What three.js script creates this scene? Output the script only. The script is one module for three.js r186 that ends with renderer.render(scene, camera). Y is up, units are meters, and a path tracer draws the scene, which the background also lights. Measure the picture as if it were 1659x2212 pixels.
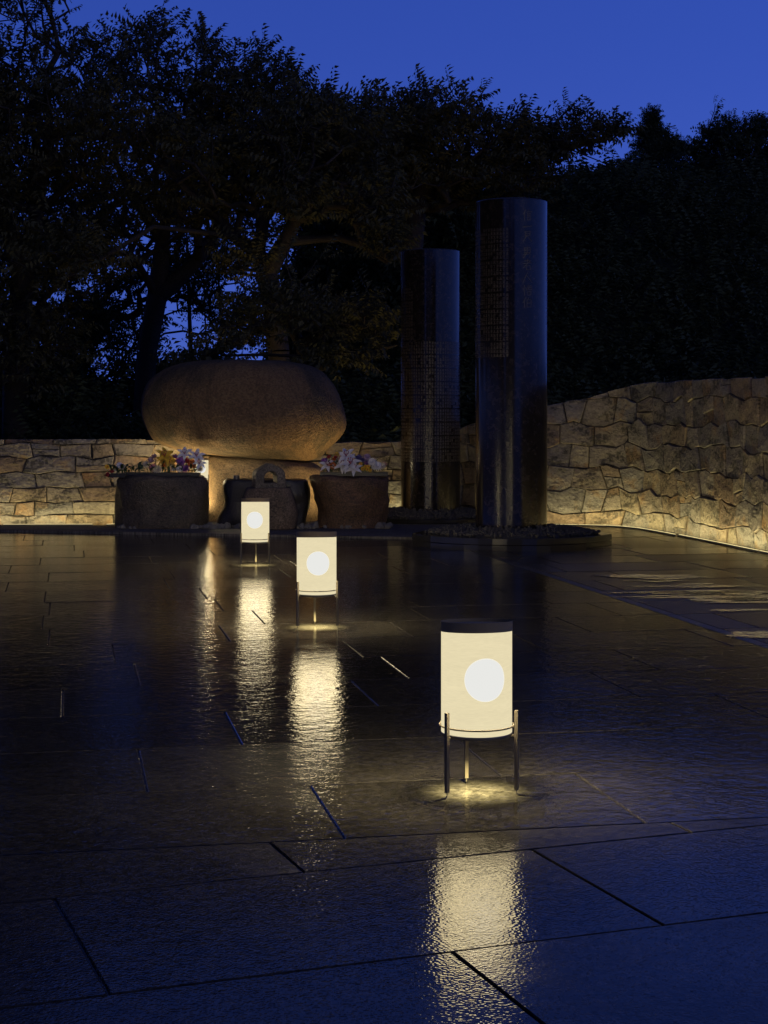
import * as THREE from 'three';
import { ImprovedNoise } from 'three/addons/math/ImprovedNoise.js';
import { mergeGeometries, mergeVertices } from 'three/addons/utils/BufferGeometryUtils.js';
import { RectAreaLightUniformsLib } from 'three/addons/lights/RectAreaLightUniformsLib.js';

// ---------------------------------------------------------------- camera, sky, light, exposure
const EYE = 1.4, F = 3500, CU = 829.5, HV = 905;         // eye height, focal length and horizon in units of a 1659 x 2212 frame
const scene = new THREE.Scene();
const camera = new THREE.PerspectiveCamera(2 * Math.atan(1106 / F) * 180 / Math.PI, 1659 / 2212, 0.1, 1500);
camera.position.set(0, EYE, 0);
camera.lookAt(0, EYE, -10);
camera.setViewOffset(1659, 2212, 0, 1106 - HV, 1659, 2212);  // a level camera with the lens shifted
const renderer = new THREE.WebGLRenderer();
renderer.toneMapping = THREE.LinearToneMapping;
renderer.toneMappingExposure = 1;
renderer.shadowMap.enabled = true;
RectAreaLightUniformsLib.init();

{ // clear blue-hour sky: pale blue above the horizon, deeper towards the zenith
  const W = 64, H = 256, data = new Float32Array(W * H * 4);
  const lo = [0.060, 0.115, 0.50], mid = [0.028, 0.070, 0.39], hi = [0.012, 0.018, 0.078];
  for (let j = 0; j < H; j++) {
    const el = ((j + 0.5) / H - 0.5) * 180, a = THREE.MathUtils.smoothstep(el, -2, 15), b = THREE.MathUtils.smoothstep(el, 10, 46);
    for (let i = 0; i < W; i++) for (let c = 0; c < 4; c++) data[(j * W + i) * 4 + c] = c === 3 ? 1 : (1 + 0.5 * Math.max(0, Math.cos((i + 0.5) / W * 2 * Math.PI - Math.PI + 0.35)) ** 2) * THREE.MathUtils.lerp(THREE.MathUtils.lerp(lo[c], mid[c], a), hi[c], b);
  }
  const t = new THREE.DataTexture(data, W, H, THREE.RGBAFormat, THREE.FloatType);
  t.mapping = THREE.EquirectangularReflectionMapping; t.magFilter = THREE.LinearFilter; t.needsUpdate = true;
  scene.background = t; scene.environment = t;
}
const SKYLIGHT = 0.14;                                    // what is left of the daylight, soft and from the open side on the right
const sun = new THREE.DirectionalLight(new THREE.Color(1, 0.93, 0.85), SKYLIGHT);
sun.position.set(30, 22, 25); sun.target.position.set(0, 0, -18); sun.castShadow = true; sun.shadow.radius = 40;
Object.assign(sun.shadow.camera, { left: -25, right: 25, top: 25, bottom: -25, far: 120 });
scene.add(sun, sun.target);

const K = { lantern: 2.3, bulb: 5, down: 5.5, glow: 1.0, wall: 35, spot: 52, tree: 4.5 };  // strengths of the lamps
const WARM = new THREE.Color(1, 0.80, 0.44), WARMER = new THREE.Color(1, 0.83, 0.38), SPOTC = new THREE.Color(1, 0.70, 0.29);

// ---------------------------------------------------------------- helpers
function rng(a) { return () => { a = (a + 0x6d2b79f5) | 0; let t = Math.imul(a ^ (a >>> 15), 1 | a); t = (t + Math.imul(t ^ (t >>> 7), 61 | t)) ^ t; return ((t ^ (t >>> 14)) >>> 0) / 4294967296; }; }
const V = (x, y, z) => new THREE.Vector3(x, y, z);
const at = (u, v, D) => V((u - CU) / F * D, EYE - (v - HV) / F * D, -D);      // frame point at a distance
const onFloor = (u, v, y = 0) => at(u, v, (EYE - y) * F / (v - HV));
const noise3 = new ImprovedNoise();
const fbm = (x, y, z, o = 4) => { let s = 0, a = 1, n = 0; for (let i = 0; i < o; i++) { s += a * noise3.noise(x, y, z); n += a; a *= 0.5; x *= 2.03; y *= 2.01; z *= 1.97; } return s / n; };
const used = new Map();
const numbered = (name) => { const k = used.get(name) ?? 0; used.set(name, k + 1); return k ? name + '_' + String(k).padStart(3, '0') : name; };
function tag(o, label, category, group, kind) {
  if (label) o.userData.label = label;
  if (category) o.userData.category = category;
  if (group) o.userData.group = group;
  if (kind) o.userData.kind = kind;
  return o;
}
function thing(name, label, category, pos = V(0, 0, 0), turn = 0, group) {
  const g = new THREE.Group(); g.name = numbered(name); g.position.copy(pos); g.rotation.y = turn; scene.add(g);
  return tag(g, label, category, group);
}
function part(name, geo, mat, parent) {
  const m = new THREE.Mesh(geo, mat); m.name = name; m.castShadow = m.receiveShadow = true; parent.add(m); return m;
}
function struct(name, geo, mat) { const m = part(numbered(name), geo, mat, scene); m.userData.kind = 'structure'; return m; }
function geoFrom(pos, uv, idx) {
  const g = new THREE.BufferGeometry();
  g.setAttribute('position', new THREE.Float32BufferAttribute(pos, 3));
  if (uv) g.setAttribute('uv', new THREE.Float32BufferAttribute(uv, 2));
  if (idx) g.setIndex(idx);
  g.computeVertexNormals(); return g;
}
const clean = (g) => { const n = g.index ? g.toNonIndexed() : g; for (const k of Object.keys(n.attributes)) if (!['position', 'normal', 'uv'].includes(k)) n.deleteAttribute(k); return n; };
const merge = (list) => mergeGeometries(list.map(clean));
// periodic noise fields
function field(N, f0, oct, seed, gain = 0.5, fx = 1, fy = 1) {
  const r = rng(seed), out = new Float32Array(N * N); let amp = 1, tot = 0;
  for (let o = 0; o < oct; o++) {
    const nx = Math.round(f0 * fx * 2 ** o), ny = Math.round(f0 * fy * 2 ** o); if (Math.max(nx, ny) > N) break;
    const g = new Float32Array(nx * ny); for (let i = 0; i < g.length; i++) g[i] = r();
    for (let y = 0; y < N; y++) {
      const py = y / N * ny, iy = Math.floor(py); let ty = py - iy; ty = ty * ty * (3 - 2 * ty); const r0 = (iy % ny) * nx, r1 = ((iy + 1) % ny) * nx;
      for (let x = 0; x < N; x++) {
        const px = x / N * nx, ix = Math.floor(px); let tx = px - ix; tx = tx * tx * (3 - 2 * tx); const x0 = ix % nx, x1 = (ix + 1) % nx;
        const a = g[r0 + x0] + (g[r0 + x1] - g[r0 + x0]) * tx, b = g[r1 + x0] + (g[r1 + x1] - g[r1 + x0]) * tx;
        out[y * N + x] += amp * (a + (b - a) * ty);
      }
    }
    tot += amp; amp *= gain;
  }
  for (let i = 0; i < out.length; i++) out[i] /= tot;
  return out;
}
function tex(N, fn, metres, srgb = false) {
  const d = new Uint8Array(N * N * 4);
  for (let i = 0; i < N * N; i++) { const c = fn(i); const a = Array.isArray(c) ? c : [c, c, c]; for (let k = 0; k < 3; k++) d[i * 4 + k] = Math.max(0, Math.min(255, a[k] * 255)); d[i * 4 + 3] = 255; }
  const t = new THREE.DataTexture(d, N, N); t.wrapS = t.wrapT = THREE.RepeatWrapping; t.magFilter = THREE.LinearFilter; t.repeat.set(1 / metres, 1 / metres);
  if (srgb) t.colorSpace = THREE.SRGBColorSpace; t.needsUpdate = true; return t;
}
const clamp = THREE.MathUtils.clamp, lerp = THREE.MathUtils.lerp, smooth = THREE.MathUtils.smoothstep;
const lin = (r, g, b) => new THREE.Color().setRGB(r, g, b);

// ---------------------------------------------------------------- textures and materials
const T = {};
{
  const N = 512, a = field(N, 4, 7, 11, 0.62), b = field(N, 64, 3, 12, 0.7), c = field(N, 6, 5, 13, 0.5), d = field(N, 128, 2, 14);
  T.granCol = tex(N, (i) => { const s = 0.72 + 0.5 * (a[i] - 0.5) + (b[i] > 0.62 ? 0.16 : b[i] < 0.36 ? -0.22 : 0) + 0.3 * (d[i] - 0.5); return [s, s * (0.985 + 0.05 * (c[i] - 0.5)), s * (0.97 + 0.1 * (c[i] - 0.5))]; }, 0.9, true);
  T.granBump = tex(N, (i) => 0.5 * a[i] + 0.35 * b[i] + 0.15 * d[i], 0.9);
  const e = field(N, 3, 7, 21, 0.6), f = field(N, 5, 6, 22, 0.62, 1, 2), k = field(N, 40, 3, 23);
  const ridge = (x) => 1 - Math.abs(2 * x - 1);
  T.stoneBump = tex(N, (i) => 0.55 * ridge(e[i]) + 0.35 * f[i] + 0.1 * k[i], 0.8);
  T.stoneCol = tex(N, (i) => { const q = smooth(f[i], 0.44, 0.58), w = 0.9 - 0.42 * q * smooth(k[i], 0.3, 0.6) + 0.4 * (e[i] - 0.5) + 0.3 * (k[i] - 0.5); const rust = smooth(e[i], 0.55, 0.7); return [w, w * (0.97 - 0.1 * rust), w * (0.94 - 0.22 * rust)]; }, 1.1, true);
  const M = 1024, h = field(M, 40, 3, 31, 0.55), h2 = field(M, 8, 4, 32, 0.5), g = field(M, 300, 1, 33);
  T.frontBump = tex(M, (i) => 0.5 * h[i] + 0.1 * h2[i] + 0.4 * g[i], 1.7);
  T.floorBump = tex(M, (i) => 0.72 * h[i] + 0.13 * h2[i] + 0.15 * g[i], 1.7);
  const p = field(N, 3, 6, 41, 0.55), q = field(N, 24, 4, 42, 0.6, 0.5, 1);
  T.floorRough = tex(N, (i) => { const dry = smooth(p[i] + 0.25 * (q[i] - 0.5), 0.5, 0.62); return 0.50 + 0.42 * dry + 0.25 * (q[i] - 0.5); }, 3.7);
  T.floorCol = tex(N, (i) => { const s = 0.72 + 0.3 * (p[i] - 0.5) + (b[i] > 0.6 ? 0.12 : b[i] < 0.38 ? -0.14 : 0) + 0.25 * (d[i] - 0.5); return [s, s * 0.985, s * 0.955]; }, 1.3, true);
}
{ const N = 256, a = field(N, 6, 5, 61, 0.6, 1, 3), b = field(N, 48, 2, 62, 0.6, 1, 4); T.paper = tex(N, (i) => 0.965 + 0.035 * (a[i] - 0.5) + 0.035 * (b[i] - 0.5), 1, true); }
{ const N = 1024, big = field(N, 3, 6, 71, 0.6), st = field(N, 40, 4, 72, 0.65, 1, 0.3), gr = field(N, 150, 3, 73, 0.7); // stained and pitted face of the boulder
  T.boulderCol = tex(N, (i) => { const q = smooth(big[i], 0.46, 0.62), w = smooth(st[i], 0.5, 0.68), s = 0.9 - 0.24 * q - 0.10 * w + 0.6 * (gr[i] - 0.5); return [s, s * (0.95 + 0.06 * q), s * (0.9 + 0.12 * q)]; }, 2.6, true);
  T.boulderBump = tex(N, (i) => 0.5 * gr[i] + 0.5 * big[i] - (Math.abs(big[i] - 0.5) < 0.004 ? 0.3 : 0), 2.6); }
const floorMats = [[0.06, 0.115], [0.048, 0.10], [0.068, 0.13], [0.055, 0.11]].map(([c, r]) => new THREE.MeshPhysicalMaterial({ ior: 1.42, specularIntensity: 0.85, color: lin(c * 1.04, c, c * 0.93), map: T.floorCol, roughness: r, roughnessMap: T.floorRough, bumpMap: T.floorBump, bumpScale: 0.0024 }));
const frontMats = [[0.07, 0.145], [0.062, 0.13]].map(([c, r]) => new THREE.MeshPhysicalMaterial({ ior: 1.36, specularIntensity: 0.62, color: lin(c * 1.04, c, c * 0.95), map: T.floorCol, roughness: r, roughnessMap: T.floorRough, bumpMap: T.frontBump, bumpScale: 0.0012 }));
const dampMats = [[0.06, 0.26], [0.05, 0.22], [0.065, 0.28], [0.056, 0.24]].map(([c, r]) => new THREE.MeshPhysicalMaterial({ ior: 1.4, specularIntensity: 0.6, color: lin(c * 1.04, c, c * 0.93), map: T.floorCol, roughness: r, bumpMap: T.floorBump, bumpScale: 0.0015 }));
const cleftMat = new THREE.MeshStandardMaterial({ color: lin(0.08, 0.075, 0.068), map: T.floorCol, roughness: 0.3, bumpMap: T.stoneBump, bumpScale: 0.009 });
const bedMat = new THREE.MeshPhysicalMaterial({ specularIntensity: 0.55, color: lin(0.02, 0.019, 0.018), roughness: 0.26, bumpMap: T.granBump, bumpScale: 0.009 });
const dryMat = new THREE.MeshStandardMaterial({ color: lin(0.14, 0.135, 0.13), map: T.granCol, roughness: 0.8, bumpMap: T.granBump, bumpScale: 0.002 });
const rockMat = (r, g, b, rough, bs) => new THREE.MeshStandardMaterial({ color: lin(r, g, b), map: T.granCol, roughness: rough, bumpMap: T.granBump, bumpScale: bs });
const metalDark = new THREE.MeshStandardMaterial({ color: lin(0.16, 0.145, 0.12), metalness: 0.3, roughness: 0.5 });
const legMat = new THREE.MeshStandardMaterial({ color: lin(0.11, 0.095, 0.07), metalness: 0.2, roughness: 0.5 });

// ---------------------------------------------------------------- polygons
const clipPoly = (poly, nx, ny, c) => { // keeps nx*x + ny*y <= c
  const out = [];
  for (let i = 0; i < poly.length; i++) {
    const a = poly[i], b = poly[(i + 1) % poly.length], da = nx * a[0] + ny * a[1] - c, db = nx * b[0] + ny * b[1] - c;
    if (da <= 0) out.push(a);
    if ((da < 0 && db > 0) || (da > 0 && db < 0)) { const t = da / (da - db); out.push([a[0] + (b[0] - a[0]) * t, a[1] + (b[1] - a[1]) * t]); }
  }
  return out;
};
const area = (p) => { let s = 0; for (let i = 0; i < p.length; i++) { const a = p[i], b = p[(i + 1) % p.length]; s += a[0] * b[1] - a[1] * b[0]; } return s / 2; };
function tidy(poly, least = 0.03) { const q = poly.filter((a, i) => { const b = poly[(i + 1) % poly.length]; return Math.hypot(a[0] - b[0], a[1] - b[1]) > least; }); return area(q) < 0 ? q.reverse() : q; }
function inset(poly, d) { // counter-clockwise convex
  return poly.map((b, i) => {
    const a = poly[(i + poly.length - 1) % poly.length], c = poly[(i + 1) % poly.length];
    const e1 = [b[0] - a[0], b[1] - a[1]], e2 = [c[0] - b[0], c[1] - b[1]], l1 = Math.hypot(...e1), l2 = Math.hypot(...e2);
    const n1 = [-e1[1] / l1, e1[0] / l1], n2 = [-e2[1] / l2, e2[0] / l2], k = 1 + n1[0] * n2[0] + n1[1] * n2[1];
    return [b[0] + d * (n1[0] + n2[0]) / Math.max(k, 0.35), b[1] + d * (n1[1] + n2[1]) / Math.max(k, 0.35)];
  });
}
// a slab from a polygon of [X, D] floor points: chamfered top at y = 0, origin at its middle
function slabGeo(poly, gap, chamfer, depth, uvOff) {
  const o = inset(poly, gap), n = inset(poly, gap + chamfer), pos = [], uv = [], cx = o.reduce((s, p) => s + p[0], 0) / o.length, cd = o.reduce((s, p) => s + p[1], 0) / o.length;
  const put = (p, y) => { pos.push(p[0] - cx, y, -(p[1] - cd)); uv.push(p[0] + uvOff, p[1] + uvOff * 0.7); };
  const tri = (a, ya, b, yb, c, yc) => { put(a, ya); put(b, yb); put(c, yc); };
  for (let i = 1; i < n.length - 1; i++) tri(n[0], 0, n[i], 0, n[i + 1], 0);
  for (let i = 0; i < n.length; i++) {
    const j = (i + 1) % n.length;
    tri(o[i], -chamfer, o[j], -chamfer, n[j], 0); tri(o[i], -chamfer, n[j], 0, n[i], 0);
    tri(o[i], -depth, o[j], -depth, o[j], -chamfer); tri(o[i], -depth, o[j], -chamfer, o[i], -chamfer);
  }
  return [geoFrom(pos, uv), cx, cd];
}

// ---------------------------------------------------------------- ground, hill, plaza
{
  const g = new THREE.PlaneGeometry(1600, 1600, 1, 1); g.rotateX(-Math.PI / 2);
  const m = struct('ground', g, new THREE.MeshStandardMaterial({ color: lin(0.03, 0.032, 0.022), roughness: 1 })); m.position.y = -0.08;
  const b = new THREE.PlaneGeometry(16, 26); b.rotateX(-Math.PI / 2);
  const uv = b.attributes.uv; for (let i = 0; i < uv.count; i++) uv.setXY(i, uv.getX(i) * 16, uv.getY(i) * 26);
  const bed = struct('joint_bed', b, bedMat); bed.position.set(-0.5, -0.0065, -13);
}
const plaza = new THREE.Group(); plaza.name = 'plaza_floor'; plaza.userData.kind = 'structure'; scene.add(plaza);
const TH = 11 * Math.PI / 180, TH2 = 20.5 * Math.PI / 180;
const toXD = (s, t, th) => [s * Math.cos(th) - t * Math.sin(th), s * Math.sin(th) + t * Math.cos(th)];
{
  const r = rng(5);
  const lay = (poly, mat, tilt, lift = 0) => {
    poly = tidy(poly); if (poly.length < 3 || Math.abs(area(poly)) < 0.01) return;
    const cx = poly.reduce((s, p) => s + p[0], 0) / poly.length, cd = poly.reduce((s, p) => s + p[1], 0) / poly.length;
    if (Math.abs(cx) > 0.237 * cd + 2.2 || cd < 2.6) return;
    const [g, x, d] = slabGeo(poly, 0.004, 0.003, 0.03, Math.floor(r() * 40) * 0.37);
    const m = part('paving_slab', g, mat, plaza); m.position.set(x, lift, -d);
    m.rotation.set((r() - 0.5) * tilt, 0, (r() - 0.5) * tilt); return m;
  };
  const T0 = 5.335, DT = 0.81, pins = [[0.903, 1.962], [0.288, 1.661], [0.73], [-0.032, 1.48], [1.8], [0.263]];
  for (let k = 0; k < 23; k++) {
    const t0 = T0 + DT * k, t1 = t0 + DT, cuts = [...(pins[k] ?? [0.6 + r() * 0.9])];
    while (cuts[0] > -7) cuts.unshift(cuts[0] - 1.0 - 0.5 * r());
    while (cuts.at(-1) < 9) cuts.push(cuts.at(-1) + 1.0 + 0.5 * r());
    for (let i = 0; i + 1 < cuts.length; i++) for (const zone of [0, 1, 2]) {   // plain field, rough channel, cleft field beyond it
      const lo = Math.max(cuts[i], [-9, 4.18, 4.27][zone]), hi = Math.min(cuts[i + 1], [4.18, 4.27, 12][zone]); if (hi - lo < 0.03) continue;
      const rough = zone === 1;
      lay([toXD(lo, t0, TH), toXD(hi, t0, TH), toXD(hi, t1, TH), toXD(lo, t1, TH)], rough ? cleftMat : (zone === 2 || k > 13 && lo > 2.6 ? dampMats : floorMats)[Math.floor(r() * 4)], 0.0035, (r() - 0.5) * 0.0012);
    }
  }
  const pins2 = { 0: [1.658], 1: [0.755, 2.295], 2: [1.522], 3: [0.4] };
  for (let k = -1; k < 4; k++) {
    const t0 = 3.079 + 0.847 * k, t1 = t0 + 0.847, cuts = [...(pins2[k] ?? [1])];
    while (cuts[0] > -4) cuts.unshift(cuts[0] - 1.25 - 0.4 * r());
    while (cuts.at(-1) < 6) cuts.push(cuts.at(-1) + 1.25 + 0.4 * r());
    for (let i = 0; i + 1 < cuts.length; i++)
      lay(clipPoly([toXD(cuts[i], t0, TH2), toXD(cuts[i + 1], t0, TH2), toXD(cuts[i + 1], t1, TH2), toXD(cuts[i], t1, TH2)], -Math.sin(TH), Math.cos(TH), T0), frontMats[i & 1], 0.003);
  }
}
// films of water standing on the paving on the right
{
  const waterMat = new THREE.MeshStandardMaterial({ color: lin(0.012, 0.012, 0.012), roughness: 0.08, bumpMap: T.floorBump, bumpScale: 0.02 });
  const r = rng(77);
  const spots = [[1395, 1245, 0.5, 0.16, -0.28], [1430, 1249, 0.3, 0.1, -0.2], [1640, 1372, 0.22, 0.16, -0.3]];
  for (let i = 0; i < 26; i++) { const t = r(), q = r() + r() - 1; spots.push([1380 + 290 * t, 1264 + 46 * t + 26 * q, 0.14 + 0.34 * r(), 0.04 + 0.09 * r() * r(), -0.1 + 0.3 * (r() - 0.5)]); }
  for (const [u, v, w, d, turn] of spots) {
    const c = onFloor(u, v), n = 90, m = 5, pos = [0, 0, 0], uv = [c.x, c.z], idx = [], seed = r() * 50;
    for (let j = 1; j <= m; j++) for (let i = 0; i < n; i++) {
      const a = i / n * 2 * Math.PI, k = Math.max(0.25, 1 + 1.1 * fbm(seed + Math.cos(a) * 1.6, Math.sin(a) * 1.6, seed, 5)) * j / m;
      const x = Math.cos(a) * w * k, z = Math.sin(a) * d * k; pos.push(x, 0, z); uv.push(c.x + x, c.z + z);
      const o = 1 + (j - 1) * n + i, o2 = 1 + (j - 1) * n + (i + 1) % n; j === 1 ? idx.push(0, o2, o) : idx.push(o - n, o2, o, o - n, o2 - n, o2);
    }
    const q = struct('puddle', geoFrom(pos, uv, idx), waterMat); q.position.set(c.x, 0.0035, c.z); q.rotation.y = TH + turn;
  }
}
// the dry granite step along the back
{
  const step = new THREE.Group(); step.name = 'granite_step'; step.userData.kind = 'structure'; scene.add(step);
  const a = onFloor(0, 1144, 0.03), b = onFloor(940, 1161, 0.03), dx = b.x - a.x, dd = -(b.z - a.z), L = Math.hypot(dx, dd), ex = [dx / L, dd / L];
  const r = rng(9);
  for (let s = -3.2; s < L + 0.3;) {
    const w = Math.min(1.3 + r() * 0.4, L + 0.35 - s), P = (q, back) => { const x = a.x + ex[0] * q, d = -a.z + ex[1] * q; return back ? [x + 0.25, x < -3.1 ? 20.88 : Math.min(22.9, 20.88 + (x + 3.1) * 1.2)] : [x, d]; };
    if (w < 0.3) break;
    const [g, x, d] = slabGeo(tidy([P(s), P(s + w), P(s + w, true), P(s, true)]), 0.001, 0.003, 0.04, r() * 20);
    const m = part('step_slab', g, dryMat, step); m.position.set(x, 0.03, -d);
    s += w;
  }
}

// ---------------------------------------------------------------- stone walls
const wallPts = [[-9.6, 21.1, 1.14], [-7, 21.3, 1.14], [-5, 21.4, 1.14], [-3.6, 21.55, 1.135], [-2.4, 22.4, 1.115], [-0.9, 23.1, 1.09], [0.25, 23.2, 1.09], [0.85, 22.9, 1.17], [1.13, 22.7, 1.30], [1.6, 22.1, 1.44], [2.18, 21.5, 1.58], [2.75, 21.3, 1.71], [3.12, 21.1, 1.81], [3.4, 20.65, 1.855], [3.6, 19.9, 1.87], [3.73, 19.2, 1.87], [3.93, 18.08, 1.86], [4.08, 17.2, 1.85], [4.45, 15.2, 1.84], [4.95, 13, 1.84], [5.6, 10.8, 1.83], [6.4, 8.8, 1.82]];
const wallCurve = new THREE.CatmullRomCurve3(wallPts.map((p) => V(p[0], p[2], -p[1])), false, 'centripetal');
const WN = 600, wallSamples = wallCurve.getPoints(WN), wallLen = [0];
for (let i = 1; i <= WN; i++) wallLen.push(wallLen[i - 1] + Math.hypot(wallSamples[i].x - wallSamples[i - 1].x, wallSamples[i].z - wallSamples[i - 1].z));
const WL = wallLen[WN];
function wallAt(s) {
  let lo = 0, hi = WN; s = clamp(s, 0, WL - 1e-4);
  while (hi - lo > 1) { const m = (lo + hi) >> 1; if (wallLen[m] <= s) lo = m; else hi = m; }
  const a = wallSamples[lo], b = wallSamples[lo + 1], t = (s - wallLen[lo]) / (wallLen[lo + 1] - wallLen[lo]), tx = b.x - a.x, tz = b.z - a.z, l = Math.hypot(tx, tz);
  return { x: a.x + tx * t, z: a.z + tz * t, top: a.y + (b.y - a.y) * t, nx: -tz / l, nz: tx / l };
}
const wallPos = (s, h, off) => { const w = wallAt(s); return [w.x + w.nx * off, h, w.z + w.nz * off]; };
const sAtX = (x) => { let best = 0; for (let i = 0; i < WN * 0.62; i++) if (Math.abs(wallSamples[i].x - x) < Math.abs(wallSamples[best].x - x)) best = i; return wallLen[best]; };
const S_SPLIT = sAtX(0.72);
const stoneMats = [[0.30, 0.285, 0.255], [0.26, 0.245, 0.225], [0.32, 0.295, 0.245], [0.31, 0.255, 0.18], [0.25, 0.19, 0.135], [0.22, 0.215, 0.205], [0.33, 0.295, 0.22], [0.27, 0.265, 0.25], [0.27, 0.24, 0.195]].map((c, i) => new THREE.MeshStandardMaterial({ color: lin(...c), map: T.stoneCol, roughness: 0.72 - 0.02 * i, bumpMap: T.stoneBump, bumpScale: 0.045 }));
const mortarMat = new THREE.MeshStandardMaterial({ color: lin(0.10, 0.09, 0.075), map: T.granCol, roughness: 0.95, bumpMap: T.granBump, bumpScale: 0.006 });
function coreGeo(s0, s1) {
  const n = Math.ceil((s1 - s0) / 0.12), pos = [], uv = [], idx = [];
  for (let i = 0; i <= n; i++) {
    const s = s0 + (s1 - s0) * i / n, w = wallAt(s), prof = [[-0.3, 0.0], [w.top - 0.015, 0.0], [w.top - 0.015, -0.45], [-0.3, -0.45]];
    for (const [h, off] of prof) { pos.push(...wallPos(s, h, off)); uv.push(s, h + off); }
    if (i) { const a = (i - 1) * 4, b = i * 4; for (const [p, q] of [[0, 1], [1, 2], [2, 3]]) idx.push(a + p, b + p, b + q, a + p, b + q, a + q); }
  }
  const e = n * 4; idx.push(0, 1, 2, 0, 2, 3, e, e + 2, e + 1, e, e + 3, e + 2);
  return geoFrom(pos, uv, idx).toNonIndexed();
}
function stonework(parent, s0, s1, cw, ch, wave, seed, proud, joint, relief) {
  const r = rng(seed), rows = Math.ceil(2.1 / ch), lines = [];
  for (let k = 0; k <= rows; k++) { // wavering bed joints
    const kn = []; for (let s = s0 - cw; s < s1 + cw; s += cw * (0.3 + 0.5 * r())) kn.push([s, k === 0 ? -0.05 : k * ch - 0.35 * ch + (r() - 0.5) * 2 * wave * ch + 0.5 * wave * ch * noise3.noise(s * 0.9, k * 3.1, seed)]); lines.push(kn);
  }
  const bed = (k, s) => { const kn = lines[k]; for (let i = 0; i + 1 < kn.length; i++) if (s <= kn[i + 1][0]) return lerp(kn[i][1], kn[i + 1][1], clamp((s - kn[i][0]) / (kn[i + 1][0] - kn[i][0]), 0, 1)); return kn.at(-1)[1]; };
  const along = (k, a, b) => [[a, bed(k, a)], ...lines[k].filter((q) => q[0] > a + 0.05 && q[0] < b - 0.05), [b, bed(k, b)]];
  const polys = [];
  for (let k = 0; k < rows; k++) {
    let s = s0, lean = 0, lean0 = 0;
    while (s < s1 - 0.02) {
      let e = s + cw * (0.55 + 0.95 * r()); if (s1 - e < cw * 0.45) e = s1;
      const l1 = e === s1 ? 0 : (r() - 0.5) * 0.8 * ch; lean0 = s === s0 ? 0 : lean; lean = l1;
      const lo = (a, l) => a - l * 0.5, hi = (a, l) => a + l * 0.5;
      const bottom = along(k, lo(s, lean0), lo(e, l1)), top = along(k + 1, hi(s, lean0), hi(e, l1)).reverse();
      if (r() < 0.24 && e - s < cw * 1.1) { const f = 0.4 + 0.25 * r(), ml = [lerp(bottom[0][0], top.at(-1)[0], f), lerp(bottom[0][1], top.at(-1)[1], f)], mr = [lerp(bottom.at(-1)[0], top[0][0], f), lerp(bottom.at(-1)[1], top[0][1], f) + (r() - 0.5) * 0.06]; polys.push([...bottom, mr, ml], [ml, mr, ...top]); }
      else polys.push([...bottom, ...top]);
      s = e;
    }
  }
  let count = 0;
  for (let poly of polys) {
    const p = [poly.reduce((t, q) => t + q[0], 0) / poly.length, 0], w = wallAt(p[0]), slope = (wallAt(p[0] + 0.2).top - wallAt(p[0] - 0.2).top) / 0.4;
    poly = clipPoly(poly, -slope, 1, w.top + (r() - 0.5) * 0.02 - slope * p[0]); if (poly.length < 3) continue;
    poly = tidy(poly, 0.035); if (poly.length < 3 || area(poly) < 0.008) continue;
    const fine = [];
    poly.forEach((a, i) => { const b = poly[(i + 1) % poly.length], l = Math.hypot(a[0] - b[0], a[1] - b[1]), n = [-(b[1] - a[1]) / l, (b[0] - a[0]) / l], k = 0.03 * fbm((a[0] + b[0]) * 3, (a[1] + b[1]) * 3, seed, 2); fine.push(a); if (l > 0.16) fine.push([(a[0] + b[0]) / 2 + n[0] * k, (a[1] + b[1]) / 2 + n[1] * k]); });
    const out = inset(fine, joint * (0.5 + r())), c = [out.reduce((t, q) => t + q[0], 0) / out.length, out.reduce((t, q) => t + q[1], 0) / out.length];
    const ring = (f) => out.map((q) => [lerp(q[0], c[0], f), lerp(q[1], c[1], f)]), mid = ring(0.06), inner = ring(0.5), base = proud * (0.5 + r()), ta = (r() - 0.5) * 0.08, tb = (r() - 0.5) * 0.14;
    const o = wallAt(c[0]), ox = o.x, oz = o.z, u0 = r() * 30, pos = [], uv = [];
    const put = (q, off) => { const z = wallPos(q[0], q[1], off); pos.push(z[0] - ox, z[1] - c[1], z[2] - oz); uv.push(q[0] + u0, q[1] + u0 * 0.6); };
    const front = (q) => base + ta * (q[0] - c[0]) + tb * (q[1] - c[1]) + relief * fbm(q[0] * 4, q[1] * 4, seed + 3, 3), edge = (q) => front(q) - 0.014;
    const bulge = inner.map(() => (r() - 0.35) * relief), cOff = front(c) + (r() - 0.3) * relief;
    const quad = (a, fa, b, fb, c2, fc, d, fd) => { put(a, fa); put(b, fb); put(c2, fc); put(a, fa); put(c2, fc); put(d, fd); };
    for (let i = 0; i < out.length; i++) {
      const j = (i + 1) % out.length;
      quad(out[i], -0.01, out[j], -0.01, out[j], edge(out[j]), out[i], edge(out[i]));
      quad(out[i], edge(out[i]), out[j], edge(out[j]), mid[j], front(mid[j]), mid[i], front(mid[i]));
      quad(mid[i], front(mid[i]), mid[j], front(mid[j]), inner[j], front(inner[j]) + bulge[j], inner[i], front(inner[i]) + bulge[i]);
      put(inner[i], front(inner[i]) + bulge[i]); put(inner[j], front(inner[j]) + bulge[j]); put(c, cOff);
    }
    const m = part('wall_stone', geoFrom(pos, uv), stoneMats[Math.floor(r() * stoneMats.length)], parent); m.position.set(ox, c[1], oz); count++;
  }
  return count;
}
const lowWall = thing('stone_wall', 'low wall of flat tan rubble stones running behind the boulder and flowers', 'wall');
part('wall_core', coreGeo(0, S_SPLIT), mortarMat, lowWall);
const nLow = stonework(lowWall, 1.4, S_SPLIT, 0.46, 0.19, 0.17, 101, 0.026, 0.006, 0.007);
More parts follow.
